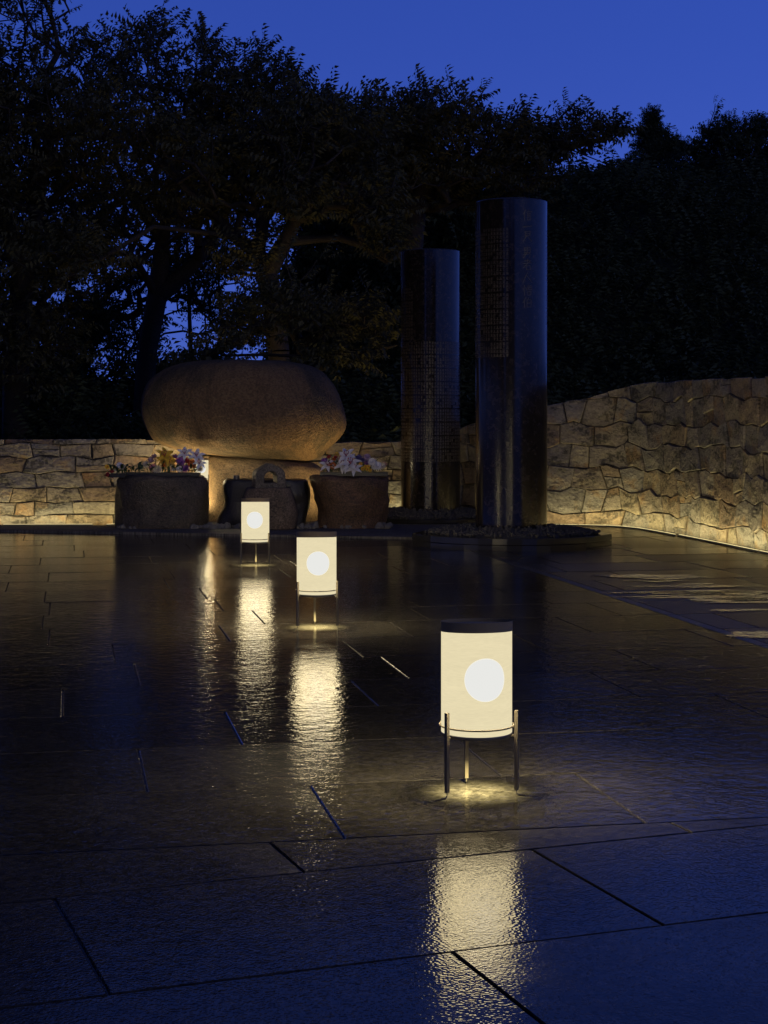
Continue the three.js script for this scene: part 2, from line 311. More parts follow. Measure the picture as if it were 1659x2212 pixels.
const tallWall = thing('stone_wall', 'tall curved wall of rough grey boulders rising on the right behind the columns', 'wall');
part('wall_core', coreGeo(S_SPLIT, WL), mortarMat, tallWall);
const nTall = stonework(tallWall, S_SPLIT, WL - 0.6, 0.40, 0.29, 0.19, 207, 0.026, 0.0035, 0.007);
console.log('stones', nLow, nTall, 'length', WL.toFixed(1));

// light lines in the gap at the foot of the walls
{
  const glow = new THREE.MeshStandardMaterial({ color: lin(0.3, 0.3, 0.3), emissive: WARMER, emissiveIntensity: 1.0 });
  const body = new THREE.MeshStandardMaterial({ color: lin(0.1, 0.1, 0.1), roughness: 0.6 });
  const nth = ['first', 'second', 'third', 'fourth', 'fifth', 'sixth', 'seventh', 'eighth', 'ninth', 'tenth', 'eleventh', 'twelfth', 'thirteenth', 'fourteenth', 'fifteenth', 'sixteenth', 'seventeenth', 'eighteenth'], seen = [0, 0, 0, 0];
  const places = ['below the low wall left of the stones', 'below the low wall behind the boulder', 'below the wall behind the columns', 'below the tall wall on the right'];
  for (let s = 2.2, len; s < WL - 1.2; s += len) {
    len = wallAt(s).x > 1.7 && wallAt(s).x < 3.72 && wallAt(s).z < -19.4 ? 0.4 : 1.2;
    const w = wallAt(s + len / 2), mid = sAtX(-3.4), where = s < mid ? 0 : s < S_SPLIT - 0.8 ? 1 : w.x < 2.2 ? 2 : 3, off = where < 3 ? 0.2 : len < 1 ? 0.22 : 0.18;
    if (where === 1 && w.x > -2.9 && w.x < -1.0) continue;
    const g = thing('strip_light', nth[seen[where]++] + ' light strip from the left ' + places[where], 'light', V(w.x + w.nx * off, 0.004, w.z + w.nz * off), Math.atan2(w.nx, w.nz), 'light strips ' + places[where]);
    const hgt = 0.016; part('housing', new THREE.BoxGeometry(len - 0.02, hgt, 0.03).translate(0, hgt / 2, 0.004), body, g);
    part('diffuser', new THREE.BoxGeometry(len - 0.04, 0.004, 0.018).translate(0, hgt + 0.0021, -0.004), glow, g);
    const l = new THREE.RectAreaLight(WARMER, K.wall, len - 0.02, 0.03); l.position.set(0, 0.03, -0.004); l.name = 'strip_glow'; g.add(l);
    l.rotation.set(Math.PI / 2 - 0.6, 0, 0);       // the light leaves along its own -z: upwards, leaning towards the wall
  }
}

// ---------------------------------------------------------------- rocks from their outlines
// levels: [v, left u, right u] from top to bottom, seen at distance D
function rockGeo(levels, D, depth, { p = 2.3, rings = 30, seg = 56, rough = 0.05, freq = 2, seed = 1, flatTop = false, lean = 0 } = {}) {
  const cv = new THREE.CatmullRomCurve3(levels.map(([v, l, r]) => { const a = at(l, v, D), b = at(r, v, D); return V(a.x, a.y, b.x); }), false, 'centripetal');
  const ring = cv.getSpacedPoints(rings), wide = Math.max(...ring.map((q) => (q.z - q.x) / 2)), pos = [], uv = [], idx = [];
  const y0 = ring.at(-1).y, cx0 = (ring[0].x + ring[0].z) / 2;
  let run = 0;
  ring.forEach((q, k) => {
    const cx = (q.x + q.z) / 2, a = Math.max((q.z - q.x) / 2, 0.01), b = depth * Math.pow(a / wide, 0.75);
    if (k) run += Math.hypot(q.y - ring[k - 1].y, a - (ring[k - 1].z - ring[k - 1].x) / 2);
    for (let i = 0; i <= seg; i++) {
      const th = i / seg * 2 * Math.PI, c = Math.cos(th), s = Math.sin(th);
      let x = a * Math.sign(c) * Math.abs(c) ** (2 / p), z = b * Math.sign(s) * Math.abs(s) ** (2 / p), y = q.y;
      const n = rough * fbm((cx + (i === seg ? a : x)) * freq + seed * 7, y * freq, (i === seg ? 0 : z) * freq + seed, 5), l = Math.hypot(x, z) || 1, e = flatTop ? smooth(k, 0, 2) : 1;
      x += x / l * n; z += z / l * n; y += n * 0.5 * e;
      pos.push(cx + x - cx0, y - y0, z + lean * (y - y0)); uv.push(th * wide, run);
    }
  });
  const W = seg + 1;
  for (let k = 0; k < rings; k++) for (let i = 0; i < seg; i++) { const a = k * W + i, b = a + W; idx.push(a, a + 1, b + 1, a, b + 1, b); }
  for (const [k, up] of [[0, 1], [rings, 0]]) {
    const c = pos.length / 3; let x = 0, y = 0, z = 0; for (let i = 0; i < seg; i++) { const o = (k * W + i) * 3; x += pos[o] / seg; y += pos[o + 1] / seg; z += pos[o + 2] / seg; }
    pos.push(x, y + (flatTop ? 0 : up ? 0.004 : -0.004), z); uv.push(0, run * (1 - up));
    for (let i = 0; i < seg; i++) up ? idx.push(c, k * W + i + 1, k * W + i) : idx.push(c, k * W + i, k * W + i + 1);
  }
  return [geoFrom(pos, uv, idx), V(cx0, y0, -D)];
}
function rock(name, label, levels, D, depth, mat, opt) {
  const [g, o] = rockGeo(levels, D, depth, opt), m = part(numbered(name), g, mat, scene); m.position.copy(o); return tag(m, label, 'rock');
}
rock('boulder', 'huge rounded brown boulder balanced on a stone behind the flowers', [[779, 505, 545], [781, 420, 625], [798, 357, 690], [830, 320, 721], [868, 306, 738], [905, 309, 747], [930, 320, 744], [950, 333, 730], [968, 372, 712], [980, 440, 700], [990, 515, 688], [997, 570, 655], [999, 600, 632]], 22.05, 0.95, Object.assign(rockMat(0.215, 0.15, 0.08, 0.85, 0.05), { map: T.boulderCol, bumpMap: T.boulderBump }), { p: 2.25, rings: 60, seg: 120, rough: 0.035, freq: 1.3, seed: 3 });
rock('pedestal_rock', 'broad golden brown stone that carries the boulder', [[984, 470, 560], [987, 455, 600], [994, 448, 650], [1010, 447, 690], [1060, 449, 698], [1140, 448, 700]], 22.1, 0.6, rockMat(0.30, 0.215, 0.125, 0.8, 0.012), { p: 3, rough: 0.05, seed: 8, freq: 2.5 });
rock('flower_stone', 'large dark flat-topped stone carrying the left flowers', [[1027, 300, 400], [1028.5, 256, 434], [1036, 249, 440], [1060, 249, 445], [1100, 250, 451], [1142, 250, 457]], 20.6, 0.42, rockMat(0.13, 0.105, 0.07, 0.5, 0.03), { p: 2.6, rough: 0.1, seed: 12, freq: 2.4, rings: 44, seg: 80, flatTop: true });
rock('flower_stone', 'large brown flat-topped stone carrying the right flowers beside the short column', [[1027, 720, 800], [1028.5, 680, 832], [1036, 672, 838], [1060, 676, 839], [1100, 684, 838], [1142, 690, 832]], 20.6, 0.45, rockMat(0.22, 0.13, 0.065, 0.55, 0.03), { p: 2.5, rough: 0.1, seed: 17, freq: 2.4, rings: 44, seg: 80, flatTop: true });
rock('altar_stone', 'black wet block with a cup on top, left of the arched stone', [[1036.5, 520, 600], [1037, 488, 660], [1043, 484, 664], [1060, 482, 668], [1085, 486, 668], [1110, 474, 664], [1142, 468, 660]], 20.6, 0.24, rockMat(0.035, 0.032, 0.028, 0.3, 0.012), { p: 4, rough: 0.05, seed: 23, freq: 4, flatTop: true });
rock('stone_plinth_block', 'grey brown tapered stone under the small stone arch', [[1053.5, 555, 625], [1054, 535, 628], [1062, 530, 631], [1085, 523, 638], [1105, 521, 643], [1125, 522, 642], [1142, 525, 638]], 20.25, 0.26, rockMat(0.22, 0.165, 0.12, 0.8, 0.008), { p: 3.2, rough: 0.02, seed: 29, freq: 3, flatTop: true });
// stone arch and cup
{
  const D = 20.25, w = 0.185, sh = new THREE.Shape();
  sh.moveTo(-w, 0); sh.lineTo(w, 0); sh.lineTo(w - 0.012, 0.17); sh.quadraticCurveTo(w - 0.03, 0.215, w - 0.07, 0.235); sh.lineTo(0.02, 0.283); sh.quadraticCurveTo(0, 0.29, -0.02, 0.283); sh.lineTo(-w + 0.06, 0.225); sh.quadraticCurveTo(-w + 0.012, 0.205, -w + 0.008, 0.16); sh.closePath();
  const h = new THREE.Path(); h.moveTo(-0.092, 0.045); h.lineTo(-0.092, 0.12); h.absarc(0, 0.12, 0.092, Math.PI, 0, true); h.lineTo(0.092, 0.045); h.closePath(); sh.holes.push(h);
  const g = new THREE.ExtrudeGeometry(sh, { depth: 0.2, bevelThickness: 0.012, bevelSize: 0.012, bevelSegments: 2, curveSegments: 10 }); g.translate(0, 0.012, -0.1);
  const b = at(580.5, 1053.5, D), t = tag(part(numbered('stone_arch'), g, rockMat(0.2, 0.18, 0.155, 0.8, 0.004), scene), 'small house-shaped stone arch on the tapered stone', 'stone ornament'); t.position.set(b.x, b.y - 0.006, b.z); t.rotation.y = 0.3;
  const c = new THREE.LatheGeometry([[0, 0], [0.036, 0], [0.04, 0.006], [0.041, 0.06], [0.036, 0.062], [0.034, 0.012], [0, 0.01]].map((q) => new THREE.Vector2(...q)), 20);
  const cb = at(510.5, 1037, 20.5), cup = tag(part(numbered('incense_cup'), c, new THREE.MeshStandardMaterial({ color: lin(0.12, 0.11, 0.1), metalness: 0.7, roughness: 0.35 }), scene), 'small metal cup on the black altar stone', 'cup'); cup.position.copy(cb);
}

// ---------------------------------------------------------------- inscribed columns on their bases
function strokeText(ctx, x, y, w, h, r) {  // a dense written sign of a few brush strokes
  const n = 2 + Math.floor(r() * 3); ctx.beginPath();
  for (let i = 0; i < n; i++) { const q = y + h * (0.12 + 0.76 * (i + 0.3 * r()) / Math.max(1, n - 1)), a = 0.08 + 0.2 * r(), b = 0.75 + 0.2 * r(); ctx.moveTo(x + w * a, q); ctx.lineTo(x + w * b, q - h * 0.04); }
  const m = 1 + Math.floor(r() * 2); for (let i = 0; i < m; i++) { const q = x + w * (m === 1 ? 0.5 : 0.25 + 0.5 * i); ctx.moveTo(q, y + h * (0.08 + 0.2 * r())); ctx.lineTo(q, y + h * (0.7 + 0.25 * r())); }
  if (r() < 0.55) { ctx.moveTo(x + w * 0.5, y + h * 0.45); ctx.lineTo(x + w * 0.1, y + h * 0.95); ctx.moveTo(x + w * 0.5, y + h * 0.45); ctx.lineTo(x + w * 0.95, y + h * 0.95); }
  ctx.stroke();
}
const BIG = [ // the eight brushed signs down the tall column, as strokes in a unit box
  [[.34, .02, .1, .38], [.22, .26, .22, .95], [.6, .02, .68, .1], [.42, .2, .95, .14], [.48, .36, .85, .32], [.48, .5, .85, .46], [.48, .64, .5, .92], [.48, .66, .85, .6], [.85, .6, .82, .9], [.5, .9, .84, .86]],
  [[.05, .62, .95, .4]],
  [[.2, .14, .85, .06], [.3, .1, .28, .5], [.78, .1, .76, .44], [.28, .3, .76, .26], [.28, .48, .76, .42], [.4, .5, .08, .95], [.5, .5, .98, .95]],
  [[.2, .1, .2, .55], [.2, .1, .82, .06], [.82, .06, .8, .52], [.2, .3, .8, .27], [.5, .06, .5, .52], [.2, .54, .8, .5], [.12, .68, .82, .62], [.82, .62, .7, .98], [.45, .5, .12, .98]],
  [[.2, .18, .8, .12], [.5, .0, .5, .4], [.05, .42, .95, .34], [.75, .2, .12, .75], [.4, .6, .8, .56], [.4, .6, .4, .95], [.8, .56, .78, .94], [.4, .94, .78, .92]],
  [[.5, .05, .05, .95], [.46, .35, .98, .92]],
  [[.2, .05, .2, .95], [.06, .3, .12, .5], [.34, .25, .38, .4], [.5, .12, .9, .08], [.7, .1, .62, .42], [.45, .28, .9, .24], [.42, .45, .98, .4], [.52, .6, .52, .95], [.52, .6, .88, .56], [.88, .56, .86, .92], [.52, .93, .86, .9]],
  [[.34, .02, .08, .5], [.22, .32, .22, .96], [.62, .05, .54, .24], [.46, .26, .46, .92], [.46, .26, .9, .22], [.9, .22, .88, .92], [.46, .56, .88, .52], [.46, .9, .88, .88]],
];
function columnMaps(height, R, draw, seed) {
  const W = 1024, H = 1536, mk = () => { const c = document.createElement('canvas'); c.width = W; c.height = H; return c; }, cc = mk(), rc = mk();
  const a = cc.getContext('2d'), b = rc.getContext('2d'), n = field(512, 32, 4, seed, 0.75), img = a.createImageData(W, H);
  for (let y = 0; y < H; y++) for (let x = 0; x < W; x++) { const q = n[(y % 512) * 512 + x % 512], s = 25 + 30 * (q - 0.5) + (q > 0.6 ? 7 : 0), o = (y * W + x) * 4; img.data[o] = s * 1.12; img.data[o + 1] = s * 0.98; img.data[o + 2] = s * 0.95; img.data[o + 3] = 255; }
  a.putImageData(img, 0, 0); b.fillStyle = 'rgb(40,40,40)'; b.fillRect(0, 0, W, H);
  for (const [ctx, col] of [[a, 'rgb(66,60,53)'], [b, 'rgb(125,125,125)']]) {
    ctx.strokeStyle = col; ctx.lineCap = 'round';
    draw(ctx, (phi) => (0.5 + phi / 360) * W, (y) => (1 - y / height) * H, W / (2 * Math.PI * R), H / height);
  }
  const ct = new THREE.CanvasTexture(cc), rt = new THREE.CanvasTexture(rc); ct.colorSpace = THREE.SRGBColorSpace;
  return { map: ct, roughnessMap: rt, bumpMap: rt };
}
function textBlock(ctx, X, Y, kx, ky, phi0, phi1, yTop, yBot, seed, R) {
  const r = rng(seed), cw = 0.037, chh = 0.042, band = 0.181; ctx.lineWidth = 2.1;
  for (let y = yTop; y - band > yBot; y -= band) for (let row = 0; row < 4; row++)
    for (let x = X(phi0); x < X(phi1); x += cw * kx) { const q = r(); if (q > 0.05) strokeText(ctx, x + 1, Y(y - row * chh), cw * kx * 0.74, chh * ky * 0.8, r); }
}
function column(name, label, x, D, y0, y1, R, maps) {
  const t = thing(name, label, 'column', V(x, y0, -D)), H = y1 - y0;
  const mat = new THREE.MeshPhysicalMaterial({ ior: 1.5, color: lin(1, 1, 1), ...maps, roughness: 1, bumpScale: -0.0012 });
  const side = new THREE.CylinderGeometry(R, R, H - 0.012, 96, 1, true); side.translate(0, (H - 0.012) / 2, 0); side.rotateY(Math.PI);
  part('shaft', side, mat, t);
  const cap = new THREE.LatheGeometry([[R, 0], [R - 0.004, 0.009], [R - 0.014, 0.012], [0, 0.012]].map((q) => new THREE.Vector2(...q)), 96); cap.translate(0, H - 0.012, 0);
  part('column_top', cap, new THREE.MeshStandardMaterial({ color: lin(0.025, 0.023, 0.022), roughness: 0.25 }), t);
  return t;
}
const R1 = 0.404, H1 = 3.84, H2 = 3.675;
const tallX = (1104.5 - CU) / F * 18.25, shortX = (930 - CU) / F * 22;
column('inscribed_column', 'taller polished dark granite column with brushed signs running down its face', tallX, 18.25, 0.02, H1, R1, columnMaps(H1 - 0.02, R1, (ctx, X, Y, kx, ky) => {
  textBlock(ctx, X, Y, kx, ky, -92, -9, 3.50, 1.95, 61, R1); textBlock(ctx, X, Y, kx, ky, 66, 110, 3.50, 2.1, 62, R1);
  ctx.lineWidth = 3.2; BIG.forEach((g, i) => { const h = i === 1 ? 0.06 : 0.125, top = [3.70, 3.545, 3.47, 3.29, 3.155, 3.01, 2.87, 2.735][i], x = X(13), w = 0.12 * kx; for (const [a, b, c, d] of g) { ctx.beginPath(); ctx.moveTo(x + a * w, Y(top) + b * h * ky); ctx.lineTo(x + c * w, Y(top) + d * h * ky); ctx.stroke(); } });
}, 51));
column('inscribed_column', 'shorter polished dark granite column covered in bands of small carved text', shortX, 22, 0.02, H2, 0.402, columnMaps(H2 - 0.02, 0.402, (ctx, X, Y, kx, ky) => {
  textBlock(ctx, X, Y, kx, ky, -95, -42, 3.15, 2.4, 63, R1); textBlock(ctx, X, Y, kx, ky, -95, 100, 2.42, 0.62, 64, R1); textBlock(ctx, X, Y, kx, ky, 72, 110, 3.1, 2.4, 65, R1);
}, 52));
// polished black bases, their gravel beds and the pebbles
const pebbleMat = [0.05, 0.09, 0.14].map((c) => new THREE.MeshStandardMaterial({ color: lin(c * 1.05, c, c * 0.92), roughness: 0.85 }));
function pebbleGeo(seed) { const g = new THREE.IcosahedronGeometry(1, 1), p = g.attributes.position; for (let i = 0; i < p.count; i++) { const k = 1 + 0.45 * fbm(p.getX(i) * 1.1 + seed, p.getY(i) * 1.1, p.getZ(i) * 1.1, 2); p.setXYZ(i, p.getX(i) * k, p.getY(i) * k * 0.7, p.getZ(i) * k); } g.computeVertexNormals(); return g; }
function pebbles(name, n, size, place, mat, parent, seed) {
  const r = rng(seed), m = new THREE.InstancedMesh(pebbleGeo(seed), mat, n), q = new THREE.Object3D();
  for (let i = 0; i < n; i++) { const p = place(r); q.position.copy(p); q.rotation.set(r() * 6, r() * 6, r() * 6); const s = size * (0.5 + 0.9 * r() * r()); q.scale.set(s * (0.8 + 0.5 * r()), s, s * (0.8 + 0.5 * r())); q.updateMatrix(); m.setMatrixAt(i, q.matrix); }
  m.name = name; m.castShadow = m.receiveShadow = true; m.userData.kind = 'stuff'; parent.add(m); return m;
}
function columnBase(label, cx, cd, pts, h, heap, colR, seed) {
  const t = thing('column_base', label, 'column base', V(cx, 0, -cd));
  const polish = new THREE.MeshStandardMaterial({ color: lin(0.022, 0.021, 0.02), roughness: 0.09 });
  const shp = (k) => new THREE.Shape(pts.map(([x, d]) => new THREE.Vector2((x - cx) * k, (d - cd) * k)));
  const lift = (g, y) => { g.rotateX(-Math.PI / 2); g.translate(0, y, 0); return g; };
  part('lower_course', lift(new THREE.ExtrudeGeometry(shp(1), { depth: h * 0.47, bevelEnabled: false }), -0.002), polish, t);
  part('upper_course', lift(new THREE.ExtrudeGeometry(shp(0.997), { depth: h * 0.47, bevelThickness: 0.004, bevelSize: 0.004, bevelSegments: 2 }), h * 0.49 + 0.004), polish, t);
  const rad = (a) => { let best = 9; for (let i = 0; i < pts.length; i++) { const [x0, d0] = pts[i], [x1, d1] = pts[(i + 1) % pts.length], ax = x0 - cx, az = d0 - cd, bx = x1 - x0, bz = d1 - d0, c = Math.cos(a), s = Math.sin(a), den = c * bz - s * bx; if (Math.abs(den) < 1e-6) continue; const k = (ax * bz - az * bx) / den, q = (ax * s - az * c) / den; if (k > 0 && q >= -0.001 && q <= 1.001) best = Math.min(best, k); } return best; };
  const top = (k) => h * 0.965 + 0.004 + 0.012 + heap * (1 - smooth(k, 0.35, 0.86));
  const pos = [], idx = [], n = 64, m = 10;
  for (let j = 0; j <= m; j++) for (let i = 0; i <= n; i++) { const a = i / n * 2 * Math.PI, k = 0.3 + 0.6 * j / m, R = rad(a) * k; pos.push(Math.cos(a) * R, j === m ? h * 0.97 : top(k) + 0.02 * noise3.noise(Math.cos(a) * R * 6, j, Math.sin(a) * R * 6), -Math.sin(a) * R); if (i < n && j < m) { const b = j * (n + 1) + i, c = b + n + 1; idx.push(b, c, c + 1, b, c + 1, b + 1); } }
  part('gravel_bed', geoFrom(pos, null, idx), pebbleMat[0], t);
  pebbles('gravel', 2200, 0.019, (r) => { const a = r() * 2 * Math.PI, k = 0.36 + 0.53 * Math.sqrt(r()); return V(Math.cos(a) * rad(a) * k, top(k) + 0.004 + 0.02 * r(), -Math.sin(a) * rad(a) * k); }, pebbleMat[0], t, seed);
}
{
  const arc = []; // rounded front, a sharp corner on the right
  for (let i = 0; i <= 18; i++) { const a = (-0.42 - 2.5 * i / 18); arc.push([tallX - 0.02 + 1.13 * Math.cos(a), 18.2 + 1.08 * Math.sin(a)]); }
  const pts = [[2.52, 17.93], ...arc, [0.62, 18.9], [1.1, 19.2], [1.7, 19.25], [2.2, 18.85]];
  columnBase('low black polished base with gravel under the taller column', tallX, 18.25, pts.filter((p, i) => i === 0 || p[0] < 2.5).reverse(), 0.13, 0.05, R1, 71);
  const ring = []; for (let i = 0; i < 40; i++) { const a = i / 40 * 2 * Math.PI; ring.push([shortX + 0.98 * Math.cos(a), 22 + 0.98 * Math.sin(a)]); }
  columnBase('low black polished base heaped with gravel under the shorter column', shortX, 22, ring, 0.085, 0.085, 0.402, 72);
  const edge = [onFloor(252, 1141, 0.03), onFloor(840, 1141, 0.03)];
  const g = pebbles('gravel', 420, 0.045, (r) => { const k = r(), p = edge[0].clone().lerp(edge[1], k); return V(p.x, 0.035 + 0.02 * r(), p.z + 0.1 - 0.4 * r()); }, pebbleMat[2], scene, 73);
  tag(g, 'loose pale stones lying along the foot of the flower stones', 'gravel');
}

// ---------------------------------------------------------------- lanterns
const LANTERN = (() => {
  const R = 0.133, y0 = 0.229, y1 = 0.606, y2 = 0.643, g = new THREE.Group();
  const shadeMat = new THREE.MeshStandardMaterial({ color: lin(0.002, 0.002, 0.002), roughness: 1, emissive: lin(0.86, 0.75, 0.475), emissiveIntensity: K.glow, emissiveMap: T.paper, side: THREE.DoubleSide });
  const discMat = new THREE.MeshStandardMaterial({ color: lin(0.002, 0.002, 0.002), roughness: 1, emissive: lin(0.81, 0.81, 0.78), emissiveIntensity: K.glow, side: THREE.DoubleSide });
  const tilt = (geo) => { const p = geo.attributes.position; for (let i = 0; i < p.count; i++) { const y = p.getY(i); if (y > 0.5) p.setY(i, y + p.getZ(i) * 0.055); } geo.computeVertexNormals(); return geo; };
  const cyl = (r, a, b, seg = 72, rows = 1) => { const c = new THREE.CylinderGeometry(r, r, b - a, seg, rows, true); c.translate(0, (a + b) / 2, 0); return c; };
  part('lamp_shade', tilt(cyl(R, y0, y1, 72, 6)), shadeMat, g);
  { // round sign on the front of the shade, lying on its curve
    const pos = [], idx = [], n = 48, m = 6, r = 0.0772;
    for (let j = 0; j <= m; j++) for (let i = 0; i < n; i++) { const a = i / n * 2 * Math.PI, q = r * j / m, phi = q * Math.cos(a) / R, rr = R + 0.0016; pos.push(rr * Math.sin(phi), 0.4405 + q * Math.sin(a), rr * Math.cos(phi)); if (j < m) { const b = j * n + i, c = j * n + (i + 1) % n; idx.push(b, b + n, c + n, b, c + n, c); } }
    part('round_window', geoFrom(pos, null, idx), discMat, g);
    const rp = [], ri = []; for (let i = 0; i <= 64; i++) { const a = i / 64 * 2 * Math.PI; for (const [q, o] of [[0.0768, 0.0016], [0.0776, 0.003], [0.0792, 0.003], [0.08, 0.0004]]) { const phi = q * Math.cos(a) / R; rp.push((R + o) * Math.sin(phi), 0.4405 + q * Math.sin(a), (R + o) * Math.cos(phi)); } if (i < 64) for (let k = 0; k < 3; k++) { const b = i * 4 + k; ri.push(b, b + 1, b + 5, b, b + 5, b + 4); } }
    part('window_rim', geoFrom(rp, null, ri), new THREE.MeshStandardMaterial({ color: lin(0.3, 0.29, 0.26), roughness: 0.6, emissive: lin(0.86, 0.83, 0.72), emissiveIntensity: K.glow, side: THREE.DoubleSide }), g);
  }
  const capRing = tilt(cyl(R + 0.002, y1, y2)), lid = new THREE.CircleGeometry(R + 0.002, 72); lid.rotateX(-Math.PI / 2); lid.translate(0, y2 - 0.012, 0); tilt(lid);
  const cap = part('cap', merge([capRing, lid]), new THREE.MeshStandardMaterial({ color: lin(0.30, 0.22, 0.11), roughness: 0.7, side: THREE.DoubleSide }), g); cap.name = 'cap';
  const base = new THREE.LatheGeometry([[0, 0.214], [R - 0.012, 0.2135], [R, 0.216], [R + 0.001, y0], [R - 0.006, y0 + 0.004], [0, y0 + 0.004]].map((q) => new THREE.Vector2(...q)), 72);
  part('base_plate', base, metalDark, g);
  const lens = new THREE.CircleGeometry(0.028, 24); lens.rotateX(Math.PI / 2); lens.translate(0, 0.2125, 0);
  part('down_light', lens, new THREE.MeshStandardMaterial({ color: lin(0.5, 0.5, 0.5), emissive: WARM, emissiveIntensity: 1 }), g);
  const hoop = new THREE.TorusGeometry(R + 0.006, 0.0036, 8, 72); hoop.rotateX(Math.PI / 2); hoop.translate(0, 0.2545, 0); part('hoop', hoop, legMat, g);
  for (const deg of [60, -60, 180]) {
    const a = deg * Math.PI / 180, L = part('leg', new THREE.BoxGeometry(0.0135, 0.295, 0.0135).translate(0, 0.0200 + 0.1475, 0), legMat, g); L.position.set(Math.sin(a) * 0.1535, 0, Math.cos(a) * 0.1535); L.rotation.y = a;
    const path = new THREE.CatmullRomCurve3([V(0, 0.024, 0), V(0, 0.008, 0), V(0, 0.0028, 0.006), V(0, 0.0026, 0.03)]); part('foot', new THREE.TubeGeometry(path, 10, 0.0024, 6), metalDark, L);
    const pin = new THREE.BoxGeometry(0.006, 0.006, 0.02).translate(0, 0.2215, -0.012); part('bracket', pin, legMat, L);
  }
  return g;
})();
const lanterns = [
  ['lantern', 'large white paper lantern nearest the camera, on three metal legs', 0.3474, 6.08, 11.5, 1],
  ['lantern', 'white paper lantern on three metal legs, second from the camera', -0.453, 10.89, 7, 1],
  ['lantern', 'white paper lantern on three metal legs in front of the tapered stone', -1.231, 15.5, 2, 1],
  ['lantern', 'small white lantern half hidden behind the left flower stone', (435.5 - CU) / F * 21.2, 21.2, 8, 0.665],
];
lanterns.forEach(([name, label, x, D, turn, k]) => {
  const o = LANTERN.clone(); o.name = numbered(name); o.position.set(x, 0, -D); o.rotation.y = turn * Math.PI / 180; scene.add(o); tag(o, label, 'lantern');
  if (k < 1) { // the small one has long legs that bring it above the stone
    o.position.y = 0.03; const up = 0.425;
    for (const c of o.children) if (c.name !== 'leg') { c.scale.setScalar(k); c.position.y = up; } else {
      c.scale.set(k, 1, k); c.position.multiplyScalar(k); c.geometry = new THREE.BoxGeometry(0.0135, up + 0.2, 0.0135).translate(0, 0.02 + (up + 0.2) / 2, 0);
      c.children.find((q) => q.name === 'bracket').position.y = up + (0.2215 * k - 0.2215);
    }
  }
  // eight upright area lights of the shade's height stand just in front of the glowing paper all round
  const up = k < 1 ? 0.425 : 0, ap = 0.1358 * k, wide = 2 * ap * Math.tan(Math.PI / 8);
  for (let i = 0; i < 8; i++) {
    const a = (i + 0.5) / 8 * 2 * Math.PI, l = new THREE.RectAreaLight(WARM, K.lantern, wide, 0.374 * k);
    l.position.set(Math.sin(a) * ap, up + 0.4175 * k, Math.cos(a) * ap); l.rotation.y = a + Math.PI; l.name = 'lantern_glow'; o.add(l);
  }
  const bulb = new THREE.PointLight(WARM, K.bulb * k * k); bulb.position.set(0, up + 0.42 * k, 0); bulb.castShadow = true; bulb.shadow.radius = 5.5; bulb.name = 'lantern_bulb'; o.add(bulb);
  if (k === 1) { const s = new THREE.SpotLight(WARMER, K.down, 0, 0.95, 0.85); s.position.set(0, 0.2, 0); s.castShadow = true; s.shadow.radius = 0.4; s.name = 'down_glow'; s.target.position.set(0, 0, 0); o.add(s, s.target); }
});

// ---------------------------------------------------------------- uplights behind the flower stones
for (const [u, D, tu, tv, tD, I, label] of [[400, 21.75, 480, 930, 21.9, 1, 'small ground spotlight hidden behind the left flower stone'], [765, 21.3, 670, 920, 21.9, 1, 'small ground spotlight hidden behind the right flower stone']]) {
  const p = at(u, 1100, D), t = thing('ground_spotlight', label, 'spotlight', V(p.x, 0.03, p.z)), aim = at(tu, tv, tD).sub(t.position);
  part('housing', new THREE.LatheGeometry([[0, 0], [0.05, 0], [0.055, 0.01], [0.055, 0.09], [0.045, 0.09], [0.045, 0.07], [0, 0.07]].map((q) => new THREE.Vector2(...q)), 24), metalDark, t);
  const lens = new THREE.CircleGeometry(0.044, 24); lens.rotateX(-Math.PI / 2); lens.translate(0, 0.073, 0); part('lens', lens, new THREE.MeshStandardMaterial({ color: lin(0.5, 0.5, 0.5), emissive: SPOTC, emissiveIntensity: 1 }), t);
  const s = new THREE.SpotLight(SPOTC, K.spot * I * 0.1, 0, 1.3, 0.8); s.position.set(0, 0.1, 0); s.castShadow = true; s.shadow.radius = 2; s.name = 'spot_glow'; s.target.position.copy(aim); t.add(s, s.target);
}

// uplights that reach the cherry branches from behind the low wall
for (const [u, D, tu, tv, tD, I, label] of [[470, 24.3, 420, 470, 26, 1, 'ground spotlight behind the low wall lighting the branches above the boulder'], [812, 24.2, 760, 500, 26, 0.8, 'ground spotlight behind the low wall lighting the branches beside the short column']]) {
  const p = at(u, 900, D), t = thing('ground_spotlight', label, 'spotlight', V(p.x, 0.32, p.z)), aim = at(tu, tv, tD).sub(t.position);
  part('housing', new THREE.LatheGeometry([[0, 0], [0.06, 0], [0.065, 0.01], [0.065, 0.1], [0.055, 0.1], [0.055, 0.08], [0, 0.08]].map((q) => new THREE.Vector2(...q)), 24), metalDark, t);
  const lens = new THREE.CircleGeometry(0.054, 24); lens.rotateX(-Math.PI / 2); lens.translate(0, 0.083, 0); part('lens', lens, new THREE.MeshStandardMaterial({ color: lin(0.5, 0.5, 0.5), emissive: SPOTC, emissiveIntensity: 1 }), t);
  const s = new THREE.SpotLight(SPOTC, K.tree * I, 0, 0.95, 0.8); s.position.set(0, 0.12, 0); s.castShadow = true; s.shadow.radius = 2.5; s.name = 'spot_glow'; s.target.position.copy(aim); t.add(s, s.target);
}

